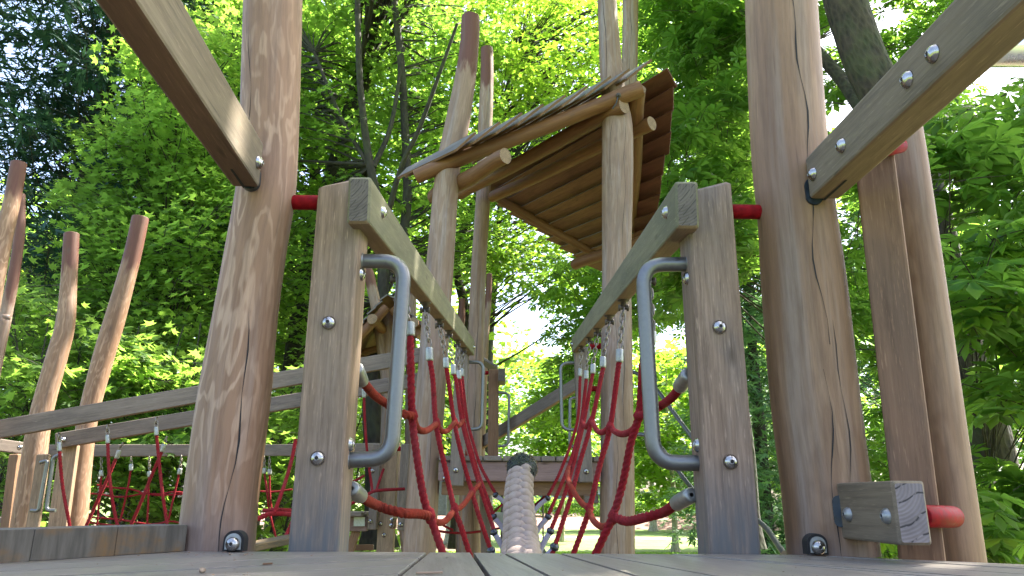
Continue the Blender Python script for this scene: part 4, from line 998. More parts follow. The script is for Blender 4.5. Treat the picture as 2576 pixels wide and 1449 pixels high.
# under-structure between the near left post and the leaning log
sq2('tan round-edged post with three bolts beneath the third rail', 945, 989, 1391, 962, 1000, 1125, 6.9, [M_post, M_end], bolts=((957, 1318), (970, 1280), (966, 1346)), ground=True)
sq2('grey square post beside the leaning log', 999, 1020, 1335, 1008, 1030, 1117, 6.4, [M_railg, M_end], bolts=((1008, 1320),))
sq2('grey square post at the end of the third horizontal rail', 924, 946, 1333, 938, 958, 1117, 6.8, [M_railg, M_end], bolts=((937, 1185), (932, 1312)))
t = thing('step_platform', 'small low timber landing with dark edge under the third rail', 'platform', at(900, 1300, 7.0))
B('deck_boards', [M_railg, M_end], t, at(868, 1292, 7.0), at(926, 1292, 7.0), 0.6, 0.035); B('edge_beam', [M_fascia, M_end], t, at(868, 1317, 6.95), at(926, 1317, 6.95), 0.07, 0.13)
B('brace', [M_brown, M_end], t, at(897, 1335, 7.0), at(868, 1420, 7.0), 0.07, 0.07); B('foot_beam', [M_brown, M_end], t, at(860, 1377, 7.2), at(940, 1377, 7.2), 0.05, 0.05)
B('bracket_plate', [M_galv], t, at(890, 1312, 6.88), at(918, 1312, 6.88), 0.004, 0.08, emi=0, cham=0.001)
redtube('small red tube between the tan bolted post and the leaning log', at(988, 1129, 6.6), at(1014, 1129, 6.6), 0.02)
sq2('dark square stub at the foot of the grey post beside the leaning log', 979, 994, 1330, 980, 994, 1302, 6.5, [M_brown, M_end], bolts=((986, 1308), (985, 1322)))
B2 = thing('hand_rail', 'short brown rail end above the tan bolted post', 'handrail', at(900, 1127, 6.9))
B('timber', [M_railg, M_end], B2, at(640, 1133, 8.0), at(955, 1131, 6.85), 0.06, 0.115)
t = thing('hanging_rope', 'red rope dropping from a clamp under the lower left rail', 'rope', at(916, 960, 6.0))
ferrule(t, at(915, 978, 6.0), at(915.6, 1001, 6.0), 0.017); chain(t, at(915, 955, 6.0), at(915, 978, 6.0))
rope(t, [at(915.6, 1000, 6.0), at(918, 1060, 6.0), at(924, 1140, 6.0), at(937, 1236, 6.0)], 0.0115); rope(t, [at(965, 1180, 6.1), at(956, 1205, 6.05), at(947, 1233, 6.0)], 0.0115)
rope(t, [at(910, 1258, 5.9), at(925, 1244, 5.95), at(950, 1234, 6.0), at(1018, 1230, 6.1)], 0.0135)
rope(t, [at(880, 1268, 5.9), at(895, 1262, 5.9), at(912, 1257, 5.9)], 0.0135); rope(t, [at(878, 1215, 6.3), at(900, 1206, 6.3), at(915, 1197, 6.4)], 0.0115)

# ================================================================== LEFT GROUP
t = thing('hand_rail', 'upper long grey handrail climbing to the right across the left side', 'handrail', at(300, 1035, 5.0))
B('timber', [M_railg, M_end, M_underp], t, at(-140, 1105, 4.75), at(1062, 893, 5.85), 0.07, 0.118, n=30, umi=2); upA, upB = at(-140, 1105, 4.75), at(1062, 893, 5.85)
t = thing('hand_rail', 'lower grey handrail below and parallel to the upper one on the left side', 'handrail', at(300, 1085, 6.0))
B('timber', [M_railg, M_end, M_underp], t, at(143, 1110, 6.1), at(1060, 955, 6.5), 0.07, 0.122, n=30, umi=2); loA, loB = at(143, 1110, 6.1), at(1060, 955, 6.5)
bolt(t, at(157, 1107, 6.05), (0, -1, 0), 0.024)
t = thing('hand_rail', 'nearly level third handrail running behind the left log', 'handrail', at(400, 1132, 8.0))
B('timber', [M_railg, M_end, M_underp], t, at(92, 1134, 7.6), at(640, 1133, 8.02), 0.09, 0.12, n=20, umi=2); thA, thB = at(92, 1134, 7.6), at(640, 1133, 8.02)
bolt(t, at(112, 1133, 7.53), (0, -1, 0), 0.03)
t = thing('hand_rail', 'short grey rail piece entering at the left photo edge with one bolt', 'handrail', at(20, 1128, 6.5))
B('timber', [M_railg, M_end], t, at(-160, 1097, 6.3), at(62, 1129, 6.9), 0.07, 0.105); bolt(t, at(49, 1126, 6.8), (0, -1, 0), 0.022)
LG = 'leaning peeled logs of the left tower'
logobj('log_post', 'leaning log with dark red cut top, leftmost in the photo', [(-120, 1330, 90, 4.6), (-70, 1000, 82, 4.6), (-25, 750, 62, 4.6), (8, 600, 50, 4.6), (31, 500, 45, 4.6), (47, 412, 44, 4.6)], [M_log, M_logend], 'post', LG, seed=71, topstain=0.33, bumpy=0.04, zbot=0.0)
logobj('log_post', 'thin dark red log partly hidden behind the leftmost log', [(-10, 900, 40, 5.6), (12, 800, 34, 5.6), (33, 700, 31, 5.6), (50, 580, 27, 5.6), (52, 490, 24, 5.6)], [M_logf, M_logend], 'post', LG, seed=73, topstain=1.1, bumpy=0.05, zbot=0.0)
logobj('log_post', 'bent log with dark red top, shorter one left of the tallest bent log', [(60, 1330, 72, 5.6), (82, 1180, 68, 5.6), (103, 1045, 60, 5.6), (142, 900, 57, 5.6), (163, 820, 52, 5.6), (172, 724, 44, 5.6), (180, 590, 41, 5.6)], [M_log, M_logend], 'post', LG, seed=75, topstain=0.42, bumpy=0.03, crack=[(R(-100), 0.2, 0.5, 0.003)], zbot=0.0)
logobj('log_post', 'bent log with dark red top leaning right beside the lower rail', [(188, 1330, 64, 6.4), (203, 1180, 58, 6.4), (222, 1045, 54, 6.4), (260, 900, 56, 6.4), (290, 800, 54, 6.4), (318, 700, 48, 6.4), (336, 630, 45, 6.4), (353, 549, 43, 6.4)], [M_log, M_logend], 'post', LG, seed=77, topstain=0.62, bumpy=0.03, zbot=0.0)
sq2('brown square post at the left photo edge under the short rail', 0, 20, 1330, 20, 46, 1142, 6.7, [M_brown, M_end], dep=0.08)
sq2('tan square post carrying the darker of two small handles', 62, 96, 1330, 92, 122, 1142, 5.35, [M_post, M_end], dep=0.03)
sq2('light square post carrying the paler of two small handles', 118, 165, 1330, 148, 194, 1120, 6.15, [M_post, M_end], dep=0.05)
SH = 'small grab handles on the left tower posts'
handle('small dark handle on the tan square post', [(101, 1164), (120, 1158), (97, 1286), (78, 1284)], 5.28, 0.0125, 0.06, group=SH, flange=False)
handle('small pale handle on the light square post', [(155, 1143), (134, 1150), (116, 1284), (140, 1284)], 5.3, 0.0135, 0.07, group=SH, flange=False)
washer_ = MB(); lathe(washer_, [(0.0, 0), (0.045, 0), (0.045, 0.02), (0, 0.02)], at(68, 1130, 6.7), (-1, -0.4, 0), 16); o = washer_.build('cup_washer', M_blue); tag(o, 'dark blue metal cup at the end of the short left rail', 'washer')
redtube('tiny red tube end left of the third rail', at(76, 1135, 7.3), at(92, 1135, 7.4), 0.035)
t = thing('low_beam', 'low grey beam behind the kerb at the left photo edge', 'beam', at(20, 1308, 6.8)); B('timber', [M_railg, M_end], t, at(-80, 1308, 6.8), at(40, 1308, 6.8), 0.08, 0.05)

def leftnet(label, ferr, strands, hor, Y, r, A=None, Bp=None):
    t = thing('rope_net', label, 'rope net', at(*strands[0][0], Y))
    for (fx, fy, l, dx, cy) in ferr:
        a = at(fx+dx*0.5, fy-l/2, Y); b = at(fx-dx*0.5, fy+l/2, Y); chain(t, at(fx+dx*1.6, cy, Y), a, 0.042, 0.0042, 0.011); ferrule(t, a, b, 0.0029*Y)
    for st in strands: rope(t, [at(x_, y_, Y) for x_, y_ in st], r, pitch=r*7, seg=12)
    for st in hor: rope(t, [at(x_, y_, Y+0.03) for x_, y_ in st], r*0.9, pitch=r*7, seg=12)
    return t
leftnet('front red net strands hanging from the upper left handrail', [(149.5, 1124, 24, 0, 1092), (271, 1105, 22, 0, 1071), (393.6, 1085, 22, 0, 1052)],
    [[(150, 1134), (153, 1180), (160, 1240), (176, 1325)], [(271, 1114), (274, 1180), (283, 1260), (296, 1325)], [(394, 1094), (400, 1160), (410, 1250), (422, 1327)]], [], 5.0, 0.0115)
leftnet('red net strands slanting left below the lower left handrail', [(296.6, 1143, 22, 8, 1115), (410, 1127, 20, 6, 1100)],
    [[(292, 1152), (270, 1205), (245, 1260), (216, 1325)], [(408, 1134), (382, 1195), (355, 1262), (328, 1325)]], [], 6.15, 0.0145)
leftnet('far red grid net hanging from the third handrail on the left', [(255, 1191, 15, 0, 1150), (330, 1176, 17, 0, 1150), (376, 1193, 15, 0, 1150), (452, 1186, 16, 3, 1148), (665, 1185, 14, 0, 1150), (678, 1187, 14, 0, 1150)],
    [[(255, 1196), (251, 1240), (244, 1325)], [(329, 1184), (320, 1235), (302, 1312)], [(375, 1198), (373, 1260), (370, 1327)], [(450, 1194), (438, 1245), (424, 1308)], [(665, 1190), (672, 1240), (679, 1292), (694, 1352)], [(678, 1192), (679, 1240), (684, 1290)]],
    [[(244, 1220), (287, 1227), (320, 1229), (345, 1235), (362, 1241), (403, 1243), (430, 1238), (460, 1239)], [(222, 1242), (250, 1243), (287, 1249), (320, 1249), (362, 1242), (400, 1246), (460, 1243)],
     [(232, 1302), (270, 1304), (320, 1310), (380, 1319), (424, 1312), (450, 1314)], [(212, 1312), (260, 1319), (330, 1324), (390, 1322), (445, 1322)], [(655, 1236), (690, 1237), (735, 1231)]], 7.7, 0.0115)
t = thing('rope_net', 'near red rope strands showing between the left log and the tan square post', 'rope net', at(700, 1290, 4.4))
rope(t, [at(744, 1105, 4.6), at(733, 1160, 4.55), at(712, 1230, 4.5), at(690, 1290, 4.4)], 0.0125); rope(t, [at(636, 1312, 4.3), at(660, 1300, 4.35), at(686, 1292, 4.4), at(740, 1294, 4.5)], 0.0155)
rope(t, [at(662, 1284, 4.5), at(700, 1282, 4.5), at(735, 1284, 4.6)], 0.0115); rope(t, [at(735, 1312, 4.3), at(724, 1338, 4.3), at(712, 1362, 4.2)], 0.0115)
t = thing('low_beam', 'dark narrow plank low between the left log and the tan square post', 'beam', at(690, 1366, 4)); B('timber', [M_kerb], t, at(610, 1380, 3.9), at(760, 1350, 4.3), 0.12, 0.035, emi=0)

# small things lying on the near deck
p = at_z(508, 1441, DZ); bm = bmesh.new(); bmesh.ops.create_icosphere(bm, subdivisions=2, radius=0.0052)
for v in bm.verts: v.co = Vector((v.co.x*1.25, v.co.y, v.co.z*0.8))*(1+rnd.uniform(-0.18, 0.18))+Vector((p.x, p.y, DZ+0.0038))
me = bpy.data.meshes.new('pebble'); bm.to_mesh(me); bm.free(); me.materials.append(simple('tan_pebble', (0.24, 0.17, 0.11), 0.8, 0, 300, 0.4)); o = link('pebble', me); tag(o, 'small tan pebble lying on the deck at lower left', 'pebble')
def chip(label, px, py, ln, wd, ang, c=M_post):
    p = at_z(px, py, DZ); d = Vector((math.cos(ang), math.sin(ang), 0)); mb = MB(); beam(mb, p+Vector((0, 0, 0.002))-d*ln/2, p+Vector((0, 0, 0.003))+d*ln/2, wd, 0.003, cham=0.0008, n=2, emi=0); o = mb.build('wood_chip', [c]); tag(o, label, 'wood chip')
chip('pale wood splinter lying on the deck at the bottom centre left', 1080, 1445, 0.042, 0.005, 0.05)
chip('small orange brown wood chip on the deck in front of the left log', 673, 1422, 0.017, 0.005, 0.1, M_rafter)
mb = MB(); rr_ = random.Random(3)
for k in range(330):
    px = rr_.choice([rr_.uniform(455, 640), rr_.uniform(560, 640), rr_.uniform(1930, 2150), rr_.uniform(300, 1900), rr_.uniform(200, 2400)]); 
    p = at_z(px, (rr_.uniform(1389, 1400) if px < 1400 else rr_.uniform(1397, 1404)) if rr_.random() < 0.6 else rr_.uniform(1395, 1470), DZ); 
    if p.y > YE-0.01: p.y = YE-0.01
    a = rr_.uniform(0, 3.1); l_ = rr_.choice([0.001, 0.0015, 0.002, 0.0035])*rr_.uniform(0.7, 1.2); d = Vector((math.cos(a), math.sin(a), rr_.uniform(-0.2, 0.3)))*l_; q = Vector((-d.y, d.x, 0.3*l_))*0.5
    c = Vector((p.x, p.y, DZ+0.0015)); mb.add([c-d, c+q, c+d, c-q], [(0, 1, 2, 3)])
o = mb.build('bud_litter', simple('litter', (0.2, 0.12, 0.07), 0.9, 0, 200, 0.5)); tag(o, 'scattered tiny bud scales and crumbs along the deck edge', 'litter'); o['kind'] = 'stuff'

# ================================================================== VEGETATION
def leaf_template(kind):
    """returns (verts (n,3), tris) : leaf lies in xy, stalk at origin pointing +y, normal +z"""
    if kind == 'maple':
        ang = [-150, -118, -95, -72, -55, -38, -25, -8, 0]; rad = [0.16, 0.42, 0.30, 0.62, 0.40, 0.78, 0.52, 0.72, 1.0]
        ang = [-140, -100, -78, -52, -30, -12]; rad = [0.28, 0.52, 0.30, 0.78, 0.40, 0.5]
        P = [(math.sin(R(a))*r, 0.35+math.cos(R(a))*r*0.8) for a, r in zip(ang, rad)]
        P = P+[(0, 1.12)]+[(-x, y) for x, y in P[::-1]]
        V = [(0, 0.3, 0.0)]+[(x, y, -0.10*abs(x)-0.05*max(0, y-0.5)) for x, y in P]; n = len(P)
        return np.array(V), np.array([(0, i+1, (i+1) % n+1) for i in range(n)][::-1])
    if kind == 'chestnut':   # five to seven leaflets in a fan
        V = []; T = []
        for a, l in ((-125, 0.62), (-80, 0.85), (-38, 1.0), (0, 1.08), (38, 1.0), (80, 0.85), (125, 0.62)):
            c, s_ = math.cos(R(a)), math.sin(R(a)); o = len(V)
            for x, y, z in ((0, 0, 0), (-0.09, 0.35, 0.0), (-0.19, 0.68, -0.06), (0, 1.0, -0.22), (0.19, 0.68, -0.06), (0.09, 0.35, 0.0), (0, 0.6, -0.10)):
                x *= l; y *= l; V.append((x*c+y*s_, -x*s_+y*c, z))
            T += [(o, o+6, o+1), (o+1, o+6, o+2), (o+2, o+6, o+3), (o+3, o+6, o+4), (o+4, o+6, o+5), (o+5, o+6, o)]
        return np.array(V), np.array(T)
    if kind == 'oval':
        V = [(0, 0, 0), (-0.3, 0.4, 0.05), (0, 1.0, -0.08), (0.3, 0.4, 0.05), (0, 0.45, -0.03)]
        return np.array(V), np.array([(0, 4, 1), (1, 4, 2), (2, 4, 3), (3, 4, 0)])
    if kind == 'tri':        # cheap leaf for far crowns
        V = [(0, 0, 0), (-0.38, 0.5, 0.0), (0.05, 1.0, -0.1), (0.4, 0.45, 0.02)]
        return np.array(V), np.array([(0, 3, 1), (1, 3, 2)])
    if kind == 'needle':     # flat twig set with needles
        V = [(0, 0, 0), (-0.10, 0.3, 0), (-0.05, 0.8, -0.05), (0, 1.0, -0.1), (0.06, 0.75, -0.05), (0.11, 0.28, 0)]
        V += [(-0.02, 0.25, 0), (-0.30, 0.55, -0.05), (-0.22, 0.62, -0.05), (0.02, 0.2, 0), (0.30, 0.5, -0.05), (0.22, 0.58, -0.05)]
        return np.array(V), np.array([(0, 5, 1), (1, 5, 4), (1, 4, 2), (2, 4, 3), (6, 8, 7), (9, 10, 11)])
TPL = {k: leaf_template(k) for k in ('maple', 'chestnut', 'oval', 'tri', 'needle')}
def leaf_mesh(name, mat, kind, pos, nrm, dirv, size, parent):
    V0, T0 = TPL[kind]; n = len(pos)
    nrm = nrm/np.linalg.norm(nrm, axis=1, keepdims=True)
    y = dirv-(dirv*nrm).sum(1, keepdims=True)*nrm; y /= (np.linalg.norm(y, axis=1, keepdims=True)+1e-9); x = np.cross(y, nrm)
    Vt = (pos[:, None, :]+size[:, None, None]*(V0[None, :, 0:1]*x[:, None, :]+V0[None, :, 1:2]*y[:, None, :]+V0[None, :, 2:3]*nrm[:, None, :])).reshape(-1, 3)
    Tt = (T0[None]+(np.arange(n)*len(V0))[:, None, None]).reshape(-1)
    me = bpy.data.meshes.new(name); me.vertices.add(len(Vt)); me.vertices.foreach_set('co', Vt.astype(np.float32).ravel())
    nt_ = len(Tt)//3; me.loops.add(len(Tt)); me.loops.foreach_set('vertex_index', Tt.astype(np.int32))
    me.polygons.add(nt_); me.polygons.foreach_set('loop_start', np.arange(0, len(Tt), 3, dtype=np.int32)); me.polygons.foreach_set('loop_total', np.full(nt_, 3, dtype=np.int32))
    me.materials.append(mat); me.update(calc_edges=True); me.validate()
    return link(name, me, parent)
NLEAF = [0]
def crown(parent, mat, kind, clumps, size, origin_fn=None, twig=True, tilt=0.45, name='crown', flat=0.35, bark=None, droop=0.0, limb_r=0.02):
    """clumps: list of (x,y,z,radius,n).  Each clump is a flattened spray of leaves fed by a branch."""
    P = []; Nn = []; D = []; S = []; tb = MB()
    for (cx, cy, cz, r, n) in clumps:
        c = np.array((cx, cy, cz)); n = int(n)
        u = rng.normal(size=(n, 3)); u /= np.linalg.norm(u, axis=1, keepdims=True); q = rng.random(n)**0.5
        off = u*q[:, None]*r*np.array((1, 1, flat)); off[:, 2] -= droop*(off[:, 0]**2+off[:, 1]**2)/max(r, 0.1)
        # a common tilt for the spray so layers read as sheets
        tl = rng.normal(size=2)*0.22; off[:, 2] += off[:, 0]*tl[0]+off[:, 1]*tl[1]
        P.append(c+off)
        nn = np.stack([rng.normal(size=n)*tilt-tl[0], rng.normal(size=n)*tilt-tl[1], np.ones(n)], 1); Nn.append(nn)
        d = off*np.array((1, 1, 0.2))+rng.normal(size=(n, 3))*0.35*r; d[:, 2] -= 0.25*r; D.append(d)
        S.append(size*rng.uniform(0.6, 1.25, n))
        if twig:
            o = origin_fn(c) if origin_fn else (c-np.array((0, 0, r)))
            o = np.array(o); mid = o*0.45+c*0.55+np.array((rnd.uniform(-.15, .15), rnd.uniform(-.15, .15), rnd.uniform(-0.05, 0.25)))*np.linalg.norm(c-o)*0.5
            Lb = np.linalg.norm(c-o); r0_ = limb_r*(0.25+0.28*Lb)
            sweep(tb, cr([tuple(o), tuple(mid), tuple(c)], 8), [r0_+(0.004-r0_)*i/8 for i in range(9)], 5, 0, False)
            for k in range(3):
                e = c+rng.normal(size=3)*r*np.array((0.75, 0.75, flat*0.7)); s_ = c+(mid-c)*rnd.uniform(0, 0.3)
                sweep(tb, [tuple(s_), tuple((s_+e)/2+np.array((0, 0, 0.04*r))), tuple(e)], [max(0.003, r0_*0.22), 0.004, 0.002], 4, 0, False)
    P = np.concatenate(P); NLEAF[0] += len(P)
    o = leaf_mesh(name, mat, kind, P, np.concatenate(Nn), np.concatenate(D), np.concatenate(S), parent)
    if twig and tb.v: tb.build('branches', bark or M_bark, parent)
    return o
def trunk(parent, pts, seg=16, mat=None, bumpy=0.05, flare=True, seed=0, name='trunk'):
    rr_ = random.Random(seed); ph = [rr_.uniform(0, 6) for _ in range(4)]
    C = cr(pts, 36); 
    def rf(r, a, s):
        k = bumpy*(math.sin(2*a+ph[0]+s)+0.7*math.sin(3*a+ph[1]-2*s)+0.6*math.sin(5*a+3*s+ph[2]))
        if flare and s < 1.0: k += 0.5*(1-s)**3*(1+0.4*math.sin(5*a+ph[3]))
        return r*(1+k)
    mb = MB(); sweep(mb, [c[:3] for c in C], [c[3] for c in C], seg, 0, True, True, rf, (0, 0, 0)); return mb.build(name, mat or M_bark, parent)
def near_on(pts):
    A = np.array([c[:3] for c in cr(pts, 40)])
    def f(c):
        c = np.array(c); d = np.linalg.norm(A[:, :2]-c[:2], axis=1)
        zt = c[2]-0.35*np.min(d)-0.3
        i = int(np.argmin(abs(A[:, 2]-zt)+0.3*d)); return A[i]
    return f
def fill(regions, count, r, n, Yr, jitter=0.15):
    """clumps spread through a crown volume given as image-space windows and a depth range"""
    out = []
    tot = sum((x1-x0)*(y1-y0) for x0, y0, x1, y1 in regions)
    for x0, y0, x1, y1 in regions:
        k = max(1, round(count*(x1-x0)*(y1-y0)/tot))
        for _ in range(k):
            Y = rnd.uniform(*Yr); p = at(rnd.uniform(x0, x1), rnd.uniform(y0, y1), Y)
            if p.z < 0.25: continue
            q = rnd.uniform(1-jitter*3, 1+jitter*3); out.append((p.x, p.y, p.z, r*q, n*q*q))
    return out
def ell(c, rad, count, r, n, shell=0.35):
    out = []
    while len(out) < count:
        u = rng.normal(size=3); u /= np.linalg.norm(u); q = shell+(1-shell)*rng.random()**0.6
        p = np.array(c)+u*q*np.array(rad)
        if p[2] < 0.3: continue
        k = rng.uniform(0.65, 1.35); out.append((*p, r*k, n*k*k))
    return out
def tree(label, cat, base, trunks, clumps, mat, kind, size, name='tree', bark=None, group=None, **kw):
    t = thing(name, label, cat, base, group)
    for i, tp in enumerate(trunks): trunk(t, tp, mat=bark, seed=i+len(clumps), flare=(i == 0))
    fns = [near_on(tp) for tp in trunks]
    def of(c):
        best = min((f(c) for f in fns), key=lambda q: np.linalg.norm(q-np.array(c))) if fns else None
        return best
    crown(t, mat, kind, clumps, size, of if trunks else None, bark=bark, **kw)
    return t
def W(px, py, Y, wpx):
    p = at(px, py, Y); return (*p, wpx*0.5*zc(p)/F)
def gb(px, Y): p = at(px, 1255, Y); return (p.x, Y, 0)

# spruce, upper left
x0, y0_, _ = gb(80, 13.5); cl = []
for k in range(22):
    z = 6.5+k*0.6; rr_ = max(0.6, 3.9-0.14*(z-6))*(0.75+0.5*rng.random())
    for j in range(7):
        a = k*2.4+j*0.9+rng.uniform(-0.3, 0.3)
        for q in (0.25, 0.45, 0.65, 0.85, 1.0):
            cl.append((x0+math.cos(a)*rr_*q, y0_+math.sin(a)*rr_*q, z-0.35*rr_*q*q, 0.40, 34))
tree('tall dark blue-green spruce with drooping branches at the upper left', 'spruce tree', (x0, y0_, 0), [[(x0, y0_, 0, 0.3), (x0+0.05, y0_, 6, 0.24), (x0, y0_, 12, 0.15), (x0, y0_, 19, 0.04)]], cl, M_spruce, 'needle', 0.30, 'spruce_tree', flat=0.65, tilt=0.6, droop=0.5, limb_r=0.008)

# maples behind the left and centre
def maple(label, px, Y, tr, clumps, mat=None, size=0.125, kind='maple', **kw):
    b = gb(px, Y); return tree(label, 'maple tree', b, tr, clumps, mat or M_maple, kind, size, 'maple_tree', **kw)
maple('leafy green maple spreading behind the left logs below the spruce', 330, 12.0, [[W(400, 1330, 12, 40), W(410, 900, 12, 34), W(440, 500, 12, 24), W(470, 200, 12, 14)]],
      fill([(250, 330, 620, 1000), (330, 60, 620, 330), (180, 450, 300, 1000)], 330, 0.62, 62, (9.5, 13.5)))
maple('multi-stemmed dark maple rising between the left post and the leaning log', 960, 10.5,
      [[W(950, 1380, 10.5, 66), W(945, 1150, 10.5, 58), W(938, 980, 10.5, 50), W(962, 760, 10.6, 30), W(958, 560, 10.6, 24), W(925, 380, 10.6, 20), W(905, 200, 10.6, 17), W(898, -60, 10.6, 13)],
       [W(955, 760, 10.6, 26), W(1000, 650, 10.9, 26), W(1024, 500, 11, 24), W(1018, 300, 11, 20), W(1008, 150, 11, 18), W(985, -60, 11, 14)],
       [W(958, 600, 10.6, 18), W(1010, 420, 10.2, 13), W(1060, 310, 10, 11), W(1150, 60, 9.8, 7)], [W(940, 420, 10.6, 14), W(985, 310, 10.8, 11), W(1015, 120, 11, 8)],
       [W(930, 420, 10.6, 14), W(860, 300, 10.8, 10), W(790, 130, 11, 7)]],
      fill([(620, -60, 1250, 420), (700, 420, 900, 900), (1020, 420, 1260, 700)], 300, 0.62, 62, (10.8, 15)))
maple('big maple whose crown fills the space left of the leaning log, further back', 760, 16, [[W(775, 1380, 16, 50), W(765, 900, 16, 42), W(790, 500, 16, 30), W(800, 100, 16, 18)]],
      fill([(430, -80, 1150, 700), (560, 700, 1000, 1150)], 400, 0.85, 75, (14.5, 20)), kind='tri', size=0.2)
maple('sunlit yellow-green maple crown behind the middle of the roof', 1180, 14, [[W(1150, 1380, 14, 34), W(1160, 1000, 14, 30), W(1172, 800, 14, 26), W(1150, 640, 14, 20), W(1230, 400, 14, 14), W(1300, 120, 14, 8)]],
      fill([(1180, -80, 1640, 330), (1240, 480, 1500, 760)], 190, 0.66, 62, (11.5, 16)), mat=M_mapley)
maple('loose yellow-green maple far behind the bridge opening', 1350, 22, [[W(1225, 1340, 22, 30), W(1230, 900, 22, 22), W(1260, 500, 22, 14)]],
      fill([(1180, -60, 1700, 560), (1040, 560, 1260, 1100), (1260, 900, 1330, 1080)], 170, 0.95, 50, (19, 27)), mat=M_mapley, kind='tri', size=0.24)
maple('tall maple at the back left with sky glinting through', 250, 19, [[W(300, 1330, 19, 36), W(310, 700, 19, 26), W(330, 100, 19, 14)]],
      fill([(-60, 560, 620, 1150), (420, -60, 700, 560)], 280, 0.9, 62, (17, 24)), kind='tri', size=0.22)

# young maples and shrubs, low on the left
SHR = 'young maple saplings and shrubs behind the left tower'
for i, (px, Y, regs, cnt, lab) in enumerate([
    (70, 8.5, [(-120, 640, 190, 1320)], 95, 'leafy maple sapling behind the leftmost logs'),
    (270, 9.2, [(120, 760, 420, 1320)], 110, 'leafy maple sapling behind the two bent logs'),
    (470, 9.0, [(330, 880, 640, 1325)], 105, 'leafy maple sapling seen through the far left rope net'),
    (720, 9.6, [(620, 950, 800, 1390)], 70, 'leafy maple sapling between the left log and the tan post'),
    (900, 12.0, [(780, 880, 1010, 1390)], 70, 'leafy shrub behind the left grab handle and low landing')]):
    b = gb(px, Y); t = thing('maple_sapling', lab, 'sapling', b, SHR)
    st = [[(b[0]+rnd.uniform(-.5, .5), Y+rnd.uniform(-.4, .4), 0, 0.022), (b[0]+rnd.uniform(-.6, .6), Y, 1.8, 0.016), (b[0]+rnd.uniform(-.7, .7), Y, 4.2, 0.007)] for _ in range(4)]
    for k, s_ in enumerate(st): trunk(t, s_, 6, flare=False, seed=k, name='stem')
    fs = [near_on(s_) for s_ in st]
    crown(t, M_shrub, 'maple', fill(regs, cnt, 0.42, 44, (Y-0.9, Y+1.6)), 0.12, lambda c: min((f(c) for f in fs), key=lambda q: np.linalg.norm(q-np.array(c))), limb_r=0.006, flat=0.3)

# chestnut, right
ct = [W(2520, 1500, 6.0, 150), W(2500, 1300, 6.0, 140), W(2470, 1080, 6.0, 120), W(2400, 820, 6.0, 104), W(2350, 560, 6.0, 96), W(2290, 360, 6.0, 96), W(2205, 215, 6.0, 104), W(2150, 80, 6.0, 100), W(2105, -80, 6.0, 92), W(2080, -300, 6.1, 80)]
ct[0] = (ct[0][0], ct[0][1], 0.0, ct[0][3]*1.1)
lm = [W(2290, 360, 6.0, 60), W(2230, 300, 6.4, 52), W(2170, 270, 6.8, 44), W(2110, 190, 7.2, 34), W(1990, 60, 7.8, 24), W(1850, -60, 8.3, 16)]
lm2 = [W(2110, -80, 6.0, 40), W(2000, 20, 7.0, 24), W(1880, 90, 8.2, 18), W(1760, 60, 9.0, 14), W(1640, 90, 9.5, 10)]
lm3 = [W(1990, 60, 7.8, 24), W(1900, 170, 8.6, 18), W(1880, 380, 9.0, 15), W(1800, 480, 9.0, 11), W(1700, 620, 9.2, 6)]
cl = fill([(2370, 200, 2700, 1020)], 55, 0.36, 17, (4.2, 5.4)) + fill([(2040, -80, 2420, 220), (2240, 240, 2420, 1000)], 75, 0.45, 20, (7.6, 9.4)) \
   + fill([(2530, 1180, 2700, 1400), (2400, 1280, 2560, 1400)], 9, 0.36, 22, (4.6, 5.6)) + fill([(1630, -80, 1900, 240), (1640, 240, 1890, 720)], 95, 0.46, 26, (7.6, 10.5)) \
   + fill([(2060, 300, 2240, 900), (2200, 900, 2420, 1400)], 60, 0.45, 24, (7.5, 10))
tree('large chestnut with scaly curving trunk and big fan-shaped leaves at the right', 'chestnut tree', (ct[0][0], ct[0][1], 0), [ct, lm, lm2, lm3], cl, M_chest, 'chestnut', 0.175, 'chestnut_tree', bark=M_barkc, tilt=0.4, flat=0.5, limb_r=0.01)
b = gb(1480, 12.5)
tree('chestnut with dark drooping fans of leaves behind the right handrail', 'chestnut tree', (gb(1760, 13)[0], 13, 0), [[W(1900, 1380, 13, 34), W(1880, 1100, 13, 28), W(1820, 700, 13, 22), W(1760, 300, 13, 16)], [W(1830, 740, 13, 14), W(1700, 700, 12, 10), W(1560, 760, 11, 7), W(1450, 830, 10.5, 4)]],
     fill([(1400, 640, 1540, 1050), (1520, 600, 1760, 830), (1600, 240, 1900, 640)], 120, 0.5, 30, (10, 13.5)), M_chest, 'chestnut', 0.16, 'chestnut_tree', tilt=0.4, flat=0.45, limb_r=0.008)
# overhead crowns out of frame, added to cast the shade the playground stands in
tree('added broad shade maple whose crown closes over the playground, out of frame', 'maple tree', (5.5, 5.5, 0), [[(7.5, 4.5, 0, 0.3), (7.3, 4.6, 4, 0.25), (6.6, 5, 8, 0.2), (6, 5.5, 12, 0.1)]],
     ell((5.1, 5.2, 11.5), (5.0, 4.8, 2.8), 190, 0.95, 60), M_maple, 'tri', 0.24, 'maple_tree', flat=0.4)
tree('added tall shade maple leaning over the left tower, crown out of frame', 'maple tree', (-4, 15, 0), [[(-4.5, 15, 0, 0.3), (-4, 14, 6, 0.25), (-2.5, 12.5, 12, 0.15)]],
     ell((-1.0, 8.5, 13.5), (3.6, 3.6, 2.2), 80, 0.95, 55), M_maple, 'tri', 0.24, 'maple_tree', flat=0.4)

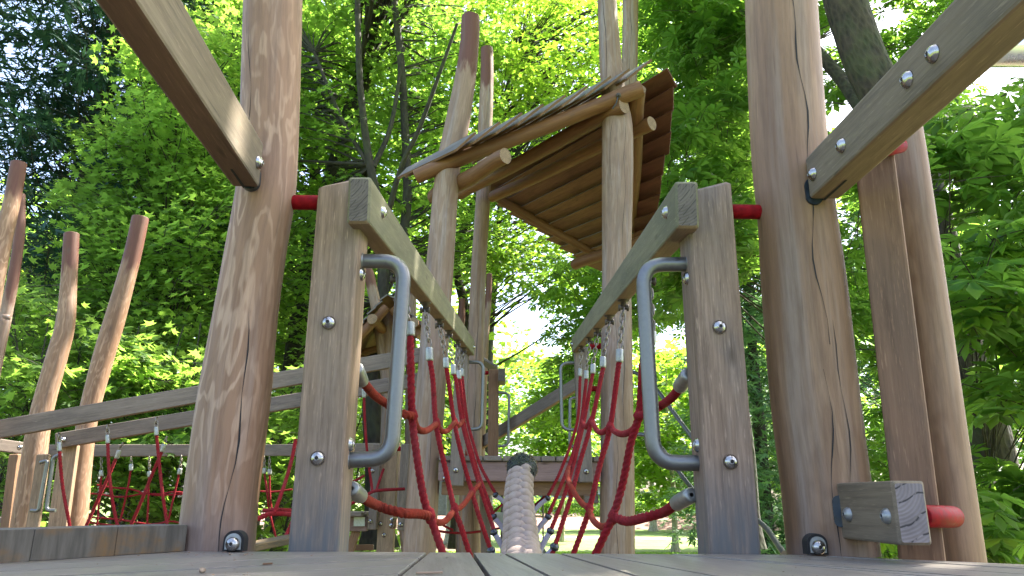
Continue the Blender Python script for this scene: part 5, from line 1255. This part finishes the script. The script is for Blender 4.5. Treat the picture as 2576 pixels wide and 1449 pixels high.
# background beyond the lawn
def spruce2(label, px, Y, H, rad, top_only=0.0, group=None):
    x, y, _ = gb(px, Y); cl = []
    z = top_only+0.8
    while z < H:
        q0 = rad*(1-z/H)**0.8+0.2
        for j in range(6):
            a = rng.uniform(0, 6.28)
            for q in (0.4, 0.85): cl.append((x+math.cos(a)*q0*q, y+math.sin(a)*q0*q, z-0.25*q0*q, 0.55*(0.6+q0*0.25), 34))
        z += 0.42
    return tree(label, 'conifer', (x, y, 0), [[(x, y, 0, 0.22), (x, y, H*0.6, 0.12), (x, y, H, 0.03)]], cl, M_conif, 'needle', 0.42, 'conifer', flat=0.4, tilt=0.5, droop=0.3, limb_r=0.008, group=group)
M_conif = leafmat('larch_needles', (0.03, 0.08, 0.035), (0.06, 0.13, 0.05), (0.12, 0.19, 0.06), 0.35, (0.14, 0.26, 0.08), 0.25, 0.6)
spruce2('soft green conifer between the right square post and the split log', 1925, 24, 19, 3.0)
spruce2('conifer seen between the split log and the brown square post', 2330, 26, 17, 3.0)
BT = 'young trees standing on the lawn'
def lawn_tree(label, px, Y, wpx, regs, cnt, mat=M_mapley, sz=0.34, base_y=None):
    b = gb(px, Y); H = at(px, regs[0][1], Y).z
    r = wpx*0.5*Y*0.985/F
    return tree(label, 'deciduous tree', b, [[(b[0], Y, 0, r*1.05), (b[0]+0.05, Y, 2.5, r*0.8), (b[0]-0.05, Y, H*0.55, r*0.55), (b[0], Y, H*0.9, r*0.2)]], fill(regs, cnt, 1.0, 70, (Y-2.2, Y+2.2)), mat, 'tri', sz, 'lawn_tree', bark=M_barkp, group=BT, limb_r=0.008)
lawn_tree('pale-trunked young tree standing on the lawn left of the right square post', 1692, 33, 15, [(1590, 880, 1800, 1275)], 75)
lawn_tree('slim pale trunk on the lawn seen through the right rope net', 1414, 40, 9, [(1330, 900, 1480, 1215)], 55)
lawn_tree('darker trunk at the lawn back edge near the soil bank', 1760, 52, 14, [(1640, 960, 1900, 1240)], 75, M_maple, 0.4)
lawn_tree('dark trunk at the lawn back edge left of the pale-trunked tree', 1640, 54, 16, [(1540, 960, 1720, 1240)], 60, M_maple, 0.4)
lawn_tree('shady tree on the lawn left of the braided rope', 1130, 38, 14, [(1020, 860, 1260, 1240)], 85, M_maple, 0.36)
lawn_tree('tree trunk on the lawn between the brown square post and the split log', 2010, 36, 16, [(1900, 860, 2120, 1240)], 80, M_maple, 0.36)
for i, (px, Y, Hh) in enumerate([(-300, 34, 17), (0, 36, 18), (330, 38, 18), (640, 40, 19), (930, 46, 20), (1180, 70, 20), (1400, 78, 17), (1600, 72, 19), (1850, 76, 22), (2100, 60, 22), (2380, 44, 22), (2700, 36, 20), (3000, 30, 18)]):
    b = gb(px, Y); k = Y/40
    tree(['tall background tree behind everything at the far left', 'background tree above the left kerb', 'background tree behind the two bent logs', 'background tree directly behind the left log', 'background tree behind the multi-stemmed maple', 'distant tree left of the braided rope beyond the lawn', 'distant tree above the far platform beyond the lawn', 'distant tree beyond the lawn right of the cracked log', 'distant tree beyond the lawn by the right square post', 'background tree right of the split log', 'background tree behind the slim right log', 'background tree behind the chestnut at the right edge', 'background tree farthest right'][i], 'background tree', b,
         [[(b[0], Y, 0, 0.4), (b[0], Y, Hh*0.5, 0.3), (b[0], Y, Hh*0.9, 0.08)]], ell((b[0], Y, Hh*0.56), (6.2*k**0.6, 4.5, Hh*0.46), 70 if 1100 < px < 1900 else 140, 1.35*k**0.5, 62), M_maple if i % 2 else M_mapley, 'tri', 0.42*k**0.5, 'background_tree', group='tall trees around the park', flat=0.45, limb_r=0.01)
# hedge, shrubs and the white house beyond the lawn
def hedge(label, pxa, pxb, Y, h, mat, name='hedge'):
    a, b = gb(pxa, Y), gb(pxb, Y); t = thing(name, label, 'hedge' if name == 'hedge' else 'shrub', a)
    n = int((b[0]-a[0])/0.9)+1; crown(t, mat, 'tri', [(a[0]+(b[0]-a[0])*i/max(1, n-1)+rnd.uniform(-.2, .2), Y+rnd.uniform(-0.5, 0.5), 0.9+rnd.uniform(0.25, h), 0.75, 190) for i in range(n) for _ in range(3)], 0.2, None, False, 0.8, 'foliage', 0.7); return t
hedge('long clipped hedge on the bank in front of the white house', 1180, 2000, 61, 1.0, M_maple)
hedge('low rounded shrub on the bank right of the cracked log', 1700, 1790, 56, 0.8, M_shrub, 'shrub')
hedge('bushy shrub on the bank seen through the right rope net', 1438, 1478, 54, 1.3, M_shrub, 'shrub')
hb = gb(1400, 74); house = thing('house', 'white low house glimpsed under the far platform beyond the hedge', 'house', hb)
M_white = simple('white_render', (0.62, 0.66, 0.70), 0.7, 0, 2, 0.08); M_glass = simple('window_glass', (0.10, 0.16, 0.2), 0.1, 0, 3, 0.2, 0, 0.8); M_roofh = simple('grey_roof', (0.2, 0.2, 0.22), 0.7, 0, 3, 0.2)
zw0, zw1 = 0.9, at(1400, 1228, 74).z; xa, xb = at(1320, 1255, 74).x, at(1530, 1255, 74).x
mb = MB(); beam(mb, ((xa+xb)/2, 74, (zw0-0.9)), ((xa+xb)/2, 74, zw1), xb-xa, 6, Vector((0, -1, 0)), 0.02, emi=0); mb.build('wall', [M_white], house)
mb = MB(); beam(mb, (xa-0.5, 74, zw1+0.25), (xb+0.5, 74, zw1+0.25), 7, 0.5, cham=0.1, emi=0); mb.build('roof', [M_roofh], house)
for k in range(4):
    xx = xa+(xb-xa)*(0.14+0.24*k); zc_ = 0.9+(zw1-0.9)*0.52
    mb = MB(); beam(mb, (xx-0.55, 70.97, zc_), (xx+0.55, 70.97, zc_), 0.06, 1.2, cham=0.01, emi=0); w_ = mb.build('window', [M_white], house)
    mb = MB(); beam(mb, (xx-0.46, 70.93, zc_), (xx+0.46, 70.93, zc_), 0.02, 1.02, cham=0.005, emi=0); mb.build('pane', [M_glass], w_)
# grass blades standing in the lawn where the picture can resolve them
gx = rng.uniform(-6, 12, 60000); gy = rng.uniform(13, 32, 60000); n = len(gx)
o = leaf_mesh('grass', M_shrub, 'tri', np.stack([gx, gy, np.zeros(n)], 1), np.stack([rng.normal(size=n), rng.normal(size=n), rng.normal(size=n)*0.2], 1), np.stack([rng.normal(size=n)*0.4, rng.normal(size=n)*0.4, np.ones(n)], 1), rng.uniform(0.04, 0.09, n), None)
tag(o, 'short grass growing over the park lawn', 'grass'); o['kind'] = 'stuff'
print('LEAVES', NLEAF[0])
